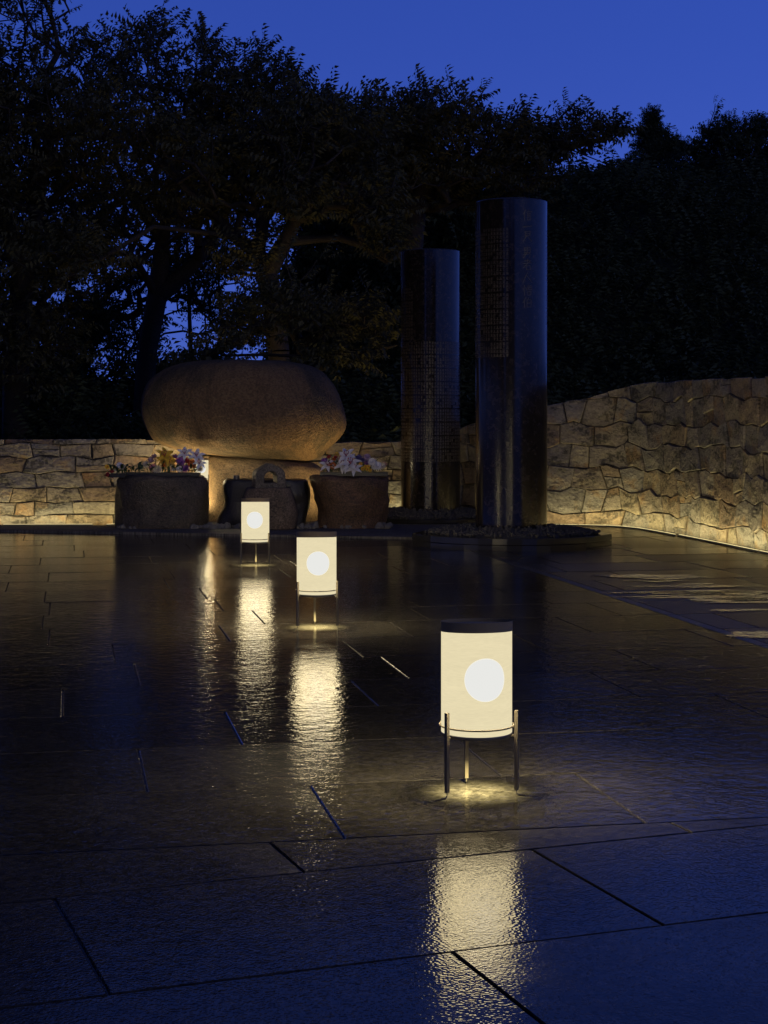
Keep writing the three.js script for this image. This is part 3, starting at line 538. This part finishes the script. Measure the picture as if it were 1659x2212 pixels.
// ---------------------------------------------------------------- flowers
{
  const fm = (r, g, b) => new THREE.MeshStandardMaterial({ color: lin(r, g, b), roughness: 0.7, side: THREE.DoubleSide });
  const C = { white: fm(0.75, 0.74, 0.72), yellow: fm(0.7, 0.42, 0.02), pale: fm(0.62, 0.55, 0.38), gold: fm(0.55, 0.36, 0.06), pink: fm(0.6, 0.24, 0.3), peach: fm(0.7, 0.4, 0.28), purple: fm(0.22, 0.07, 0.3), violet: fm(0.12, 0.1, 0.32), orange: fm(0.6, 0.16, 0.03), red: fm(0.35, 0.04, 0.05), green: fm(0.04, 0.07, 0.025), mauve: fm(0.4, 0.28, 0.4) };
  const petal = (len, wid, lift, curl) => { // a curved pointed strip along +x
    const n = 5, pos = [], idx = []; for (let i = 0; i <= n; i++) { const t = i / n, w = wid * Math.sin(Math.PI * Math.min(0.96, 0.12 + 0.88 * t)) * 0.5, a = lift - curl * t, x = len * t * Math.cos(a * 0.7), y = len * t * Math.sin(a); pos.push(x, y + w * 0.3, -w, x, y, 0, x, y + w * 0.3, w); if (i < n) { const b = i * 3; idx.push(b, b + 1, b + 4, b, b + 4, b + 3, b + 1, b + 2, b + 5, b + 1, b + 5, b + 4); } } return geoFrom(pos, null, idx);
  };
  const lily = (s) => { const l = []; for (let i = 0; i < 6; i++) l.push(petal(0.095 * s, 0.04 * s, i & 1 ? 0.9 : 0.75, 0.75).rotateY(i * Math.PI / 3)); return merge(l).rotateX(0.9); };
  const stamens = (s) => { const l = []; for (let i = 0; i < 6; i++) { const a = i * Math.PI / 3 + 0.3, g = new THREE.CylinderGeometry(0.0016 * s, 0.0016 * s, 0.06 * s, 5); g.translate(0, 0.03 * s, 0); g.rotateZ(-0.35); g.rotateY(a); l.push(g); const b = new THREE.SphereGeometry(0.005 * s, 6, 4); b.scale(1, 0.6, 1.6); b.translate(0.02 * s, 0.057 * s, 0); b.rotateY(a); l.push(b); } return merge(l).rotateX(0.9); };
  const mum = (s, n, tilt) => { const l = []; for (let k = 0; k < 4; k++) for (let i = 0; i < n; i++) l.push(petal(0.042 * s * (1 - k * 0.16), 0.012 * s, 0.15 + k * 0.36, 0.3).rotateY((i + k * 0.5) / n * 2 * Math.PI)); return merge(l).rotateX(tilt); };
  const ball = (s) => { const l = [], r = rng(Math.round(s * 999)); for (let i = 0; i < 40; i++) l.push(petal(0.034 * s, 0.02 * s, 0.4, -0.5).rotateZ(-0.4 + r() * 2).rotateY(r() * 6.3)); return merge(l); };
  const daisy = (s) => { const l = []; for (let i = 0; i < 11; i++) l.push(petal(0.019 * s, 0.009 * s, 0.1, 0.1).rotateY(i / 11 * 2 * Math.PI)); return merge(l).rotateX(1.2); };
  const leaf = (len, wid) => petal(len, wid, 0.7, 0.9);
  const r = rng(300);
  const bouquet = (label, tu0, tu1, trayV, list, D, leaves) => {
    const o = at((tu0 + tu1) / 2, trayV, D), t = thing('flower_arrangement', label, 'flowers', o), w = (tu1 - tu0) / F * D;
    part('flower_tray', new THREE.BoxGeometry(w, 0.05, 0.16).translate(0, 0.025, 0), new THREE.MeshStandardMaterial({ color: lin(0.02, 0.022, 0.02), roughness: 0.45 }), t);
    const stems = [], fol = [];
    for (let [kind, col, u, v, s, dz = 0] of list) {
      const p = at(u, v, D).sub(o); p.z += dz + (r() - 0.3) * 0.08;
      if (u < 500 && kind !== 'lily') s *= 1.3;
      const g = kind === 'lily' ? lily(s) : kind === 'mum' ? mum(s, 16, 1.0) : kind === 'ball' ? ball(s) : daisy(s);
      g.rotateZ((r() - 0.5) * 0.9); g.rotateY((r() - 0.5) * 0.8);
      const f = part('flower', g, C[col], t); f.position.copy(p);
      if (kind === 'lily') part('stamens', stamens(s), C.red, f);
      if (kind === 'daisy') part('flower_centre', new THREE.SphereGeometry(0.006 * s, 8, 6).rotateX(1.2), C.orange, f);
      const st = new THREE.CatmullRomCurve3([p.clone().add(V(0, -0.006, -0.012)), p.clone().multiplyScalar(0.9).setY(p.y * 0.5), V(p.x * 0.86, 0.03, 0)]); stems.push(new THREE.TubeGeometry(st, 6, 0.0035, 5));
    }
    part('stems', merge(stems), C.green, t).userData.kind = 'stuff';
    for (let i = 0; i < leaves; i++) { const g = leaf(0.09 + r() * 0.12, 0.02 + r() * 0.025); g.rotateZ(0.2 + r() * 1.0); g.rotateY(r() * 6.3); g.translate((r() - 0.5) * w * 0.92, 0.03 + r() * 0.07, (r() - 0.4) * 0.1); fol.push(g); }
    const fo = part('foliage', merge(fol), C.green, t); fo.userData.kind = 'stuff';
  };
  bouquet('mixed flowers with yellow lilies on the left flower stone', 268, 432, 1029, [
    ['lily', 'yellow', 357, 986, 1.5], ['lily', 'gold', 352, 996, 1.2], ['lily', 'gold', 366, 998, 1.3], ['ball', 'mauve', 326, 1000, 1.5], ['ball', 'mauve', 333, 991, 1.3], ['mum', 'pink', 331, 1010, 1.2], ['mum', 'pale', 341, 1014, 1.3], ['ball', 'orange', 358, 1008, 1.2], ['mum', 'white', 374, 1009, 1.0], ['mum', 'white', 389, 1012, 1.0], ['ball', 'purple', 378, 990, 1.1], ['ball', 'pink', 383, 997, 1.0],
    ['lily', 'white', 399, 981, 1.2], ['mum', 'purple', 392, 996, 1.3], ['ball', 'red', 404, 1000, 1.4], ['ball', 'red', 412, 1008, 1.4], ['mum', 'orange', 416, 1000, 1.2], ['ball', 'orange', 420, 1012, 1.3], ['lily', 'white', 427, 986, 1.25, 0.06], ['lily', 'white', 433, 1002, 1.0, 0.05], ['mum', 'pale', 432, 1012, 1.0, 0.05], ['mum', 'purple', 401, 1012, 1.2], ['mum', 'pale', 316, 1003, 1.0]], 20.42, 46);
  bouquet('small drooping flowers at the left end of the left flower stone', 240, 272, 1031, [
    ['daisy', 'yellow', 233, 1008, 1.6], ['mum', 'white', 258, 1006, 1.0], ['mum', 'pale', 266, 1009, 0.9], ['ball', 'red', 240, 1022, 1.2], ['ball', 'red', 234, 1030, 1.2], ['ball', 'pink', 245, 1033, 1.1], ['mum', 'pale', 250, 1012, 0.8]], 20.36, 16);
  bouquet('white lilies, yellow daisies and chrysanthemums on the right flower stone', 692, 838, 1028, [
    ['lily', 'white', 748, 986, 1.45], ['lily', 'white', 757, 1002, 1.6, 0.06], ['lily', 'white', 741, 1006, 1.3, 0.05], ['lily', 'white', 766, 1013, 1.2, 0.06], ['lily', 'pale', 736, 996, 1.2], ['lily', 'white', 708, 1006, 1.2, 0.04], ['mum', 'orange', 719, 1005, 1.4], ['ball', 'orange', 721, 995, 1.2], ['ball', 'red', 712, 990, 1.2], ['mum', 'purple', 701, 996, 1.3], ['ball', 'red', 726, 990, 1.1], ['mum', 'gold', 728, 981, 1.0],
    ['ball', 'violet', 778, 993, 1.8], ['ball', 'violet', 785, 998, 1.5], ['mum', 'mauve', 793, 987, 1.3], ['mum', 'purple', 794, 1001, 1.2], ['daisy', 'yellow', 784, 1012, 1.7, 0.06], ['daisy', 'yellow', 790, 1008, 1.7, 0.06], ['daisy', 'yellow', 793, 1013, 1.7, 0.06], ['daisy', 'yellow', 796, 1007, 1.7, 0.06], ['daisy', 'yellow', 799, 1015, 1.6, 0.06], ['daisy', 'yellow', 779, 1002, 1.5, 0.05],
    ['mum', 'white', 804, 997, 1.5, 0.04], ['mum', 'white', 816, 1006, 1.7, 0.05], ['mum', 'white', 809, 1008, 1.2, 0.05], ['mum', 'pale', 826, 1006, 1.2], ['ball', 'peach', 832, 1007, 1.5]], 20.36, 40);
}

// ---------------------------------------------------------------- hill, wood and trees
const bark = new THREE.MeshStandardMaterial({ color: lin(0.06, 0.048, 0.038), map: T.granCol, roughness: 0.9 });
const leafMat = new THREE.MeshPhysicalMaterial({ specularIntensity: 0.4, color: lin(0.06, 0.058, 0.028), roughness: 0.62, side: THREE.DoubleSide });
const leafDeep = new THREE.MeshPhysicalMaterial({ specularIntensity: 0.3, color: lin(0.045, 0.055, 0.025), roughness: 0.7, side: THREE.DoubleSide });
function sprayGeo(seed, n, len, L, W, droop) { // a twig along +x with drooping leaves
  const r = rng(seed), pos = [], idx = [], quad = (a, b, c, d) => { const k = pos.length / 3; pos.push(...a, ...b, ...c, ...d); idx.push(k, k + 1, k + 2, k, k + 2, k + 3); };
  quad([0, 0.004, 0], [0, -0.004, 0.003], [len, -0.001, 0], [len, 0.001, 0]);
  for (let i = 0; i < n; i++) {
    const t = 0.15 + 0.85 * (i + r() * 0.6) / n, x0 = len * Math.min(t, 1), side = (i & 1 ? 1 : -1) * (0.5 + r() * 0.9), d = V(Math.cos(side) * 0.7, -droop * (0.3 + r() * 0.9), Math.sin(side)).normalize(), l = L * (0.7 + 0.5 * r()), w = W * (0.7 + 0.5 * r());
    const s = V(-d.z, (r() - 0.5) * 1.2, d.x).normalize().multiplyScalar(w), a = V(x0, 0, 0).addScaledVector(d, 0.015), m = a.clone().addScaledVector(d, l * 0.45).add(V(0, 0.012, 0)), e = a.clone().addScaledVector(d, l).add(V(0, -0.02, 0));
    quad(a.toArray(), m.clone().add(s).toArray(), e.toArray(), m.clone().sub(s).toArray());
  }
  return geoFrom(pos, null, idx);
}
const sprays = [sprayGeo(1, 11, 0.42, 0.105, 0.026, 0.8), sprayGeo(2, 9, 0.34, 0.11, 0.028, 1.0), sprayGeo(3, 13, 0.5, 0.1, 0.024, 0.6)];
function tubeSegs(list, sides) { // tapered branch pieces [a, b, ra, rb]
  const pos = [], uv = [], idx = [], up = V(0, 1, 0), X = V(0, 0, 0), Y = V(0, 0, 0), d = V(0, 0, 0);
  for (const [a, b, ra, rb] of list) {
    d.subVectors(b, a).normalize(); X.crossVectors(Math.abs(d.y) > 0.95 ? V(1, 0, 0) : up, d).normalize(); Y.crossVectors(d, X); const k = pos.length / 3;
    for (const [p, r, e] of [[a, ra, 0], [b, rb, 1]]) for (let i = 0; i < sides; i++) { const t = i / sides * 2 * Math.PI, c = Math.cos(t) * r, s = Math.sin(t) * r; pos.push(p.x + X.x * c + Y.x * s, p.y + X.y * c + Y.y * s, p.z + X.z * c + Y.z * s); uv.push(i / sides * 0.6, p.y); }
    for (let i = 0; i < sides; i++) { const j = (i + 1) % sides; idx.push(k + i, k + j, k + sides + j, k + i, k + sides + j, k + sides + i); }
  }
  return geoFrom(pos, uv, idx);
}
const skyline = (tab, u) => { if (u <= tab[0][0]) return tab[0][1]; for (let i = 0; i + 1 < tab.length; i++) if (u <= tab[i + 1][0]) return lerp(tab[i][1], tab[i + 1][1], (u - tab[i][0]) / (tab[i + 1][0] - tab[i][0])); return tab.at(-1)[1]; };
const crownTop = [[-300, -480], [0, -330], [80, -170], [150, -14], [185, 20], [200, 78], [224, 80], [236, 26], [300, 28], [330, 18], [400, 30], [445, 44], [470, 96], [520, 112], [545, 105], [558, 62], [575, 75], [590, 120], [640, 128], [665, 158], [700, 170], [760, 155], [785, 190], [800, 214], [820, 188], [835, 166], [880, 160], [918, 146], [940, 190], [960, 184], [1000, 190], [1030, 206], [1060, 236], [1100, 246], [1140, 236], [1165, 256], [1192, 248], [1228, 204], [1245, 226], [1260, 258], [1300, 246], [1350, 248], [1358, 300], [1400, 400]];
// grows from its foot towards points spread through lobes [u, v, D, ru, rv, rd, points]; guides lead the main limbs
function tree(name, label, foot, lobes, { seed = 1, leaf = leafMat, per = 2.05, size = 0.92, guides = [], flat = 0.55, spread = 0.5, hollow = 0.0, group, spurs = 0.05, thinOut = 1, cutK = 0.16, under = null } = {}) {
  const r = rng(seed), pts = [];
  for (const [u, v, D, ru, rv, rd, n] of lobes) {
    const c = at(u, v, D), cut = cutK * size, a = Math.max(ru / F * D - cut, 0.07), b = Math.max(rv / F * D - cut, 0.05); 
    for (let i = 0; i < n * thinOut; i++) { let x, y, z, q; do { x = r() * 2 - 1; y = r() * 2 - 1; z = r() * 2 - 1; q = x * x + y * y + z * z; } while (q > 1 || q < hollow); const gap = fbm((c.x + x * a) * 1.1 + seed, (c.y + y * b) * 1.6, (c.z + z * rd) * 1.1, 2); if (gap < -0.1) continue; const P = V(c.x + x * a, c.y + y * b, c.z + z * rd), pu = CU - P.x / P.z * F, pv = HV + (P.y - EYE) / P.z * F; if (under && pv < skyline(under, pu) + 26) continue; pts.push(P); }
  }
  const nodes = [{ p: foot.clone(), par: -1, len: 0, n: 0 }];
  const add = (p, par) => { nodes.push({ p, par, len: nodes[par].len + nodes[par].p.distanceTo(p), n: 0 }); return nodes.length - 1; };
  for (const g of guides) { let par = g[0] === 'from' ? g[1] : 0; for (const q of g.slice(g[0] === 'from' ? 2 : 0)) par = add(at(...q), par); }
  for (let i = 0, n = pts.length; i < n; i++) if (r() < spurs) { // shoots that stand out of the crown
    const p = pts[i], d = V((r() - 0.5) * 1.6, 0.25 + r() * 0.9, (r() - 0.5) * 0.8).normalize(), k = 1 + Math.floor(r() * 2.4);
    for (let j = 1; j <= k; j++) pts.push(p.clone().addScaledVector(d, 0.24 * j).add(V((r() - 0.5) * 0.1, (r() - 0.5) * 0.1, 0)));
  }
  pts.sort((a, b) => a.distanceToSquared(foot) - b.distanceToSquared(foot));
  const first = nodes.length;
  for (const p of pts) {
    let best = 0, bd = 1e9; for (let i = guides.length ? 1 : 0; i < nodes.length; i++) { const q = nodes[i], d = q.p.distanceTo(p); const c = d + 0.16 * q.len; if (c < bd && d > 0.05) { bd = c; best = i; } }
    const q = nodes[best].p, d = q.distanceTo(p);
    const steps = Math.min(5, Math.floor(d / 0.55)), wob = V(r() - 0.5, 0.25 + 0.3 * r(), r() - 0.5).multiplyScalar(0.34 * d);
    for (let j = 1; j <= steps; j++) { const t = j / (steps + 1); best = add(q.clone().lerp(p, t).addScaledVector(wob, Math.sin(Math.PI * t) * 0.8).add(V((r() - 0.5) * 0.1, (r() - 0.5) * 0.1, (r() - 0.5) * 0.1)), best); }
    add(p, best);
  }
  for (let i = nodes.length - 1; i > 0; i--) { nodes[i].n += 1; nodes[nodes[i].par].n += nodes[i].n; }
  const rad = (n) => 0.0065 * Math.pow(n + 1, 0.47), thick = [], thin = [];
  nodes.forEach((q, i) => { if (!i) return; const a = nodes[q.par], seg = [a.p.clone().sub(foot), q.p.clone().sub(foot), Math.min(rad(a.n), rad(q.n) * 1.6), rad(q.n)]; (q.n > 26 ? thick : thin).push(seg); });
  const t = thing(name, label, 'tree', foot, 0, group);
  part('trunk', tubeSegs(thick.length ? thick : thin.slice(0, 2), 9), bark, t);
  const tw = part('branches', tubeSegs(thin, 4), bark, t); tw.userData.kind = 'stuff';
  const mats = sprays.map(() => []), q = new THREE.Object3D(), dir = V(0, 0, 0);
  nodes.forEach((nd, i) => {
    if (i < first || nd.n > 40) return; const a = nodes[nd.par].p; let k = Math.floor(per * (nd.n < 3 ? 1.35 : 0.7) + r());
    for (; k > 0; k--) {
      q.position.copy(a).lerp(nd.p, 0.25 + 0.75 * r()).sub(foot).add(V((r() - 0.5) * 0.22, (r() - 0.5) * 0.16, (r() - 0.5) * 0.22));
      dir.subVectors(nd.p, a).normalize().multiplyScalar(0.7).add(V((r() - 0.5) * 2 * spread * 1.6, (r() - 0.45) * flat * 1.5, (r() - 0.5) * 2 * spread * 1.6)).normalize();
      q.quaternion.setFromUnitVectors(V(1, 0, 0), dir); q.rotateX((r() - 0.5) * 1.2); q.scale.setScalar(size * (0.7 + 0.6 * r())); q.updateMatrix(); mats[Math.floor(r() * 3)].push(q.matrix.clone());
    }
  });
  mats.forEach((list, k) => { const m = new THREE.InstancedMesh(sprays[k], leaf, Math.max(1, list.length)); list.forEach((x, i) => m.setMatrixAt(i, x)); m.name = 'crown'; m.castShadow = m.receiveShadow = true; m.userData.kind = 'stuff'; t.add(m); });
  tree.count = (tree.count ?? 0) + mats.reduce((s, l) => s + l.length, 0);
  return t;
}
// the slope behind the walls; its height follows the direction seen from the plaza
const ridgeTab = [[-900, 872], [0, 884], [290, 900], [430, 880], [560, 800], [640, 640], [720, 520], [820, 440], [1000, 390], [1160, 365], [1260, 352], [1400, 325], [1520, 335], [1659, 330], [1760, 420], [2000, 760], [2600, 880]];
const ridgeV = (u) => { for (let i = 0; i + 1 < ridgeTab.length; i++) if (u <= ridgeTab[i + 1][0]) { const [a, b] = ridgeTab[i], [c, d] = ridgeTab[i + 1]; return lerp(b, d, smooth(u, a, c)); } return 330; };
const slope = (x, D) => { const u = CU + x / D * F, top = EYE + (HV - ridgeV(clamp(u, -900, 2600)) - 22) / F * 46; return lerp(0.3, Math.max(top - 1.0, 0.3), smooth(D, 24.5, 45)); };
{
  const nx = 90, nd = 34, pos = [], idx = [];
  for (let j = 0; j <= nd; j++) for (let i = 0; i <= nx; i++) { const D = 24.3 + (j / nd) ** 1.5 * 60, x = -40 + 80 * i / nx; pos.push(x, j ? slope(x, D) + 0.25 * fbm(x * 0.4, D * 0.4, 2, 3) : -0.1, -D); if (i < nx && j < nd) { const a = j * (nx + 1) + i, b = a + nx + 1; idx.push(a, a + 1, b + 1, a, b + 1, b); } }
  struct('hill', geoFrom(pos, null, idx), new THREE.MeshStandardMaterial({ color: lin(0.02, 0.024, 0.012), roughness: 1 }));
  const r = rng(901), q = new THREE.Object3D(), groups = sprays.map(() => []);
  for (let i = 0; i < 26000; i++) {
    const D = 24.6 + 24 * Math.pow(r(), 0.8), u = -250 + 2250 * r(), x = (u - CU) / F * D; 
    const bushy = Math.max(0, fbm(x * 0.3, D * 0.3, 7, 3) + 0.08) * 3.4, h = slope(x, D) + (0.1 + bushy) * (u < 480 ? 1.1 : 0.7) * Math.sqrt(r());
    q.position.set(x, h, -D); q.rotation.set(0, r() * 6.3, 0.3 + r() * 0.9); q.scale.setScalar(0.8 + r() * 0.9); q.updateMatrix(); groups[i % 3].push(q.matrix.clone());
  }
  const wood = new THREE.Group(); wood.name = 'wooded_slope'; tag(wood, 'dark wooded slope rising behind the tall wall', 'woodland', null, 'stuff'); scene.add(wood);
  groups.forEach((l, k) => { const m = new THREE.InstancedMesh(sprays[k], leafDeep, l.length); l.forEach((x, i) => m.setMatrixAt(i, x)); m.name = 'undergrowth'; m.userData.kind = 'stuff'; m.castShadow = m.receiveShadow = true; wood.add(m); });
}
{
  const pos = [], idx = [], n = 160, r = rng(44);
  for (let i = 0; i <= n; i++) { const a = -1.0 + 2.1 * i / n, R = 230, x = Math.cos(a) * R, z = Math.sin(a) * R, h = 8.5 + 4 * fbm(i * 0.05, 2, 5, 4) + 2.2 * r() * smooth(i, 0, 6); pos.push(x, -1, z, x * 1.02, h * 0.8, z * 1.02, x * 1.05, h, z * 1.05, x * 1.3, -1, z * 1.3); if (i < n) for (let k = 0; k < 3; k++) { const o = i * 4 + k; idx.push(o, o + 4, o + 5, o, o + 5, o + 1); } }
  const m = struct('hill', geoFrom(pos, null, idx), leafDeep); m.material = leafDeep;
}
const footAt = (u, D) => { const p = at(u, 900, D); return V(p.x, slope(p.x, D) - 0.1, -D); };
tree('cherry_tree', 'tall dark cherry tree at the left edge, reaching the top of the frame', footAt(30, 27), [[30, 190, 27, 260, 260, 2.6, 620], [-20, 420, 27, 260, 240, 2.6, 430], [140, 330, 26.6, 190, 190, 2, 260], [-160, 240, 27, 200, 320, 2.4, 260], [-60, -160, 27, 230, 230, 2.4, 330], [80, 560, 26.5, 230, 110, 2, 190], [30, 740, 26.5, 170, 130, 1.8, 300]], { seed: 3, under: crownTop, guides: [[[36, 760, 27], [50, 600, 27], [80, 460, 27], [110, 300, 27], [100, 160, 27]], ['from', 2, [10, 480, 27], [-40, 300, 27]], ['from', 3, [170, 380, 26.8], [230, 300, 26.6]]] });
tree('cherry_tree', 'broad dark cherry tree behind the boulder with its crown against the sky', footAt(300, 31), [[400, 170, 31, 230, 190, 2.6, 620], [330, 320, 30.6, 260, 170, 2.6, 420], [560, 240, 30.6, 190, 180, 2.4, 430], [640, 230, 30.4, 120, 120, 1.8, 180], [270, 480, 30, 200, 110, 2.2, 190], [470, 430, 30.4, 200, 100, 2.2, 220]], { seed: 5, under: crownTop, guides: [[[318, 760, 31], [340, 640, 31], [352, 520, 31], [380, 400, 31], [410, 260, 31]], ['from', 2, [430, 560, 31], [500, 430, 31], [560, 300, 30.8]], ['from', 3, [290, 430, 30.8], [250, 350, 30.6]]] });
tree('cherry_tree', 'cherry tree with lit lower branches standing just behind the boulder', footAt(610, 25.6), [[640, 330, 26, 170, 130, 1.8, 330], [500, 400, 26, 170, 90, 1.6, 200], [650, 430, 25.2, 90, 60, 1.0, 110], [420, 330, 25.8, 150, 70, 1.4, 130], [260, 270, 25, 130, 50, 0.9, 80], [200, 560, 24.6, 120, 50, 0.8, 100], [800, 430, 25.4, 80, 90, 1.0, 150], [835, 530, 25.2, 45, 60, 0.7, 80], [740, 300, 26, 130, 110, 1.6, 230], [520, 560, 25.2, 90, 60, 0.9, 70]], { seed: 7, under: crownTop, guides: [[[602, 760, 25.6], [590, 660, 25.7], [576, 590, 25.8], [555, 545, 25.9], [507, 512, 26], [470, 470, 26], [440, 400, 26.2]], ['from', 3, [618, 520, 25.6], [640, 470, 25.5], [655, 400, 25.6], [690, 320, 26]], ['from', 4, [570, 480, 25.9], [600, 380, 26]], ['from', 5, [420, 500, 25.6], [330, 490, 25.2], [250, 540, 24.8]], ['from', 6, [380, 390, 25.6], [300, 310, 25.2]]] });
tree('cherry_tree', 'low cherry branches hanging above the boulder, lit warm from below', footAt(668, 24.6), [[700, 690, 23.6, 130, 60, 0.7, 120], [600, 650, 23.8, 110, 45, 0.7, 80], [800, 690, 23.4, 60, 70, 0.5, 50], [720, 770, 23.3, 100, 24, 0.5, 60], [830, 750, 23.4, 30, 12, 0.3, 10], [520, 720, 23.8, 100, 45, 0.7, 60], [490, 765, 23.4, 110, 22, 0.4, 46], [400, 790, 23.4, 50, 20, 0.4, 20]], { seed: 9, per: 1.5, size: 0.85, guides: [[[664, 800, 24.4], [650, 745, 24.2], [620, 690, 24], [560, 640, 23.9], [500, 600, 23.9]], ['from', 2, [690, 720, 23.8], [720, 700, 23.6]], ['from', 1, [720, 785, 23.6], [780, 762, 23.4], [858, 745, 23.3]], ['from', 3, [560, 700, 23.8], [520, 730, 23.6], [450, 765, 23.4]]] });
tree('cherry_tree', 'cherry tree behind the columns with long sprays reaching right into the sky', footAt(900, 29), [[850, 270, 29, 130, 130, 2, 330], [980, 300, 29, 150, 120, 2, 380], [1090, 320, 29, 130, 90, 1.6, 260], [1190, 310, 28.8, 90, 60, 1, 110], [1270, 290, 28.6, 60, 40, 0.7, 70], [1325, 275, 28.4, 36, 30, 0.4, 44], [1228, 232, 28.6, 22, 30, 0.3, 18], [880, 400, 29, 180, 90, 2, 300], [1060, 400, 29, 160, 60, 1.6, 220]], { seed: 11, under: crownTop, guides: [[[890, 560, 29], [900, 440, 29], [930, 380, 29], [1020, 350, 29], [1130, 340, 28.8], [1230, 322, 28.6], [1310, 298, 28.4]], ['from', 2, [860, 330, 29]], ['from', 5, [1190, 276, 28.6], [1225, 238, 28.6]], ['from', 6, [1300, 350, 28.6]]] });
tree('evergreen_tree', 'dense dark evergreen behind the short column', footAt(770, 37), [[740, 470, 37, 120, 90, 2, 420], [800, 390, 37, 130, 80, 2, 420], [700, 620, 36, 90, 130, 1.8, 420], [830, 600, 36, 110, 160, 2, 520], [930, 460, 37, 120, 90, 2, 360]], { seed: 13, leaf: leafDeep, per: 2.6, size: 1.4, spurs: 0 });
tree('evergreen_tree', 'loose dark tree low on the left with sky showing through', footAt(120, 34), [[80, 560, 34, 170, 90, 2, 240], [180, 700, 34, 110, 70, 1.6, 200], [60, 820, 33, 150, 60, 1.6, 300], [290, 620, 34, 60, 60, 1.2, 70], [250, 870, 33, 90, 24, 1.0, 90], [390, 560, 35, 70, 110, 1.2, 170], [330, 820, 33, 70, 60, 1, 150], [240, 720, 34, 110, 140, 2, 330], [215, 862, 33, 120, 36, 1.4, 260], [500, 640, 35, 150, 120, 1.4, 60], [120, 480, 34, 200, 100, 1.6, 300], [280, 540, 36, 280, 230, 3.5, 330], [120, 850, 33, 220, 60, 2, 420], [60, 740, 34, 160, 120, 2, 300]], { seed: 15, leaf: leafDeep, per: 2.0, thinOut: 0.75, guides: [[[130, 830, 34], [160, 740, 34], [230, 640, 34], [300, 560, 34]], ['from', 1, [90, 720, 34]]] });
tree('slender_tree', 'slim dark trees seen far off between the cherry trunks', footAt(410, 44), [[405, 480, 44, 40, 60, 1, 60], [430, 640, 44, 60, 60, 1.4, 60], [480, 560, 44, 70, 60, 1.4, 70], [520, 700, 44, 70, 70, 1.4, 130], [440, 790, 44, 80, 50, 1.4, 150]], { seed: 17, leaf: leafDeep, per: 2.0, guides: [[[412, 760, 44], [408, 640, 44], [404, 520, 44], [400, 440, 44]], [[446, 760, 44], [440, 600, 44], [432, 500, 44]], [[478, 720, 44], [470, 560, 44]]] });
tree('conifer_tree', 'dark pointed conifer on the ridge at the upper right', footAt(1408, 46), [[1408, 248, 46, 3, 12, 0.1, 26], [1408, 268, 46, 10, 16, 0.2, 80], [1406, 296, 46, 26, 20, 0.4, 200], [1408, 326, 46, 42, 24, 0.7, 330], [1447, 290, 46, 7, 18, 0.15, 50], [1450, 322, 46, 20, 24, 0.4, 150], [1410, 358, 46, 74, 26, 1.2, 300]], { seed: 19, leaf: leafDeep, per: 2.6, size: 0.6, spurs: 0, spread: 0.9, flat: 0.9, cutK: 0, guides: [[[1408, 330, 46], [1408, 290, 46], [1409, 244, 46]]] });
tree('broadleaf_tree', 'dark leafy tree on the ridge at the right edge of the frame', footAt(1590, 44), [[1560, 296, 44, 50, 30, 1, 150], [1620, 290, 44, 44, 34, 1, 150], [1590, 326, 44, 110, 36, 1.4, 260], [1500, 322, 44, 36, 22, 0.8, 80], [1700, 310, 44, 80, 50, 1.4, 220], [1640, 264, 44, 12, 18, 0.3, 14], [1575, 264, 44, 16, 16, 0.3, 20], [1530, 280, 44, 12, 14, 0.3, 12], [1655, 275, 44, 10, 14, 0.2, 10], [1570, 356, 44, 150, 26, 1.4, 320]], { seed: 21, leaf: leafDeep, per: 2.4, size: 0.75, spurs: 0.04, cutK: 0.2 });
{ // the row of trees behind the camera that the polished columns mirror, and those left of the frame
  const t = tree('cherry_tree', 'tall dark tree behind the viewpoint, mirrored in the columns', footAt(-330, 26), [[-330, 420, 26, 330, 300, 3, 520], [-330, 150, 26, 260, 180, 2.5, 300], [-330, 700, 26, 380, 180, 2.5, 360]], { seed: 23, leaf: leafDeep, per: 2.4, size: 1.9, thinOut: 1.3, group: 'trees behind the viewpoint' });
  const o = t.position.clone();
  t.position.set(-3, 0, 12);
  for (const [x, z, a] of [[-9, 14, 1.2], [2.2, 15, 2.4], [-15, 9, 3.1], [-13, 2, 0.6], [-12, -4, 5], [-11.5, -9, 1.9], [-11, -14, 4], [-10.5, -18, 2.2], [-11, -22, 0.3], [-13.5, -26, 1.5]]) { const c = t.clone(); c.name = numbered('cherry_tree'); c.position.set(x, 0, z); c.rotation.y = a; c.scale.y = z < 5 ? 1.35 : 1; scene.add(c); if (z < 5) tag(c, 'tall dark tree left of the plaza outside the frame', 'tree', 'trees left of the plaza'); }
}
console.log('sprays', tree.count);

renderer.render(scene, camera);
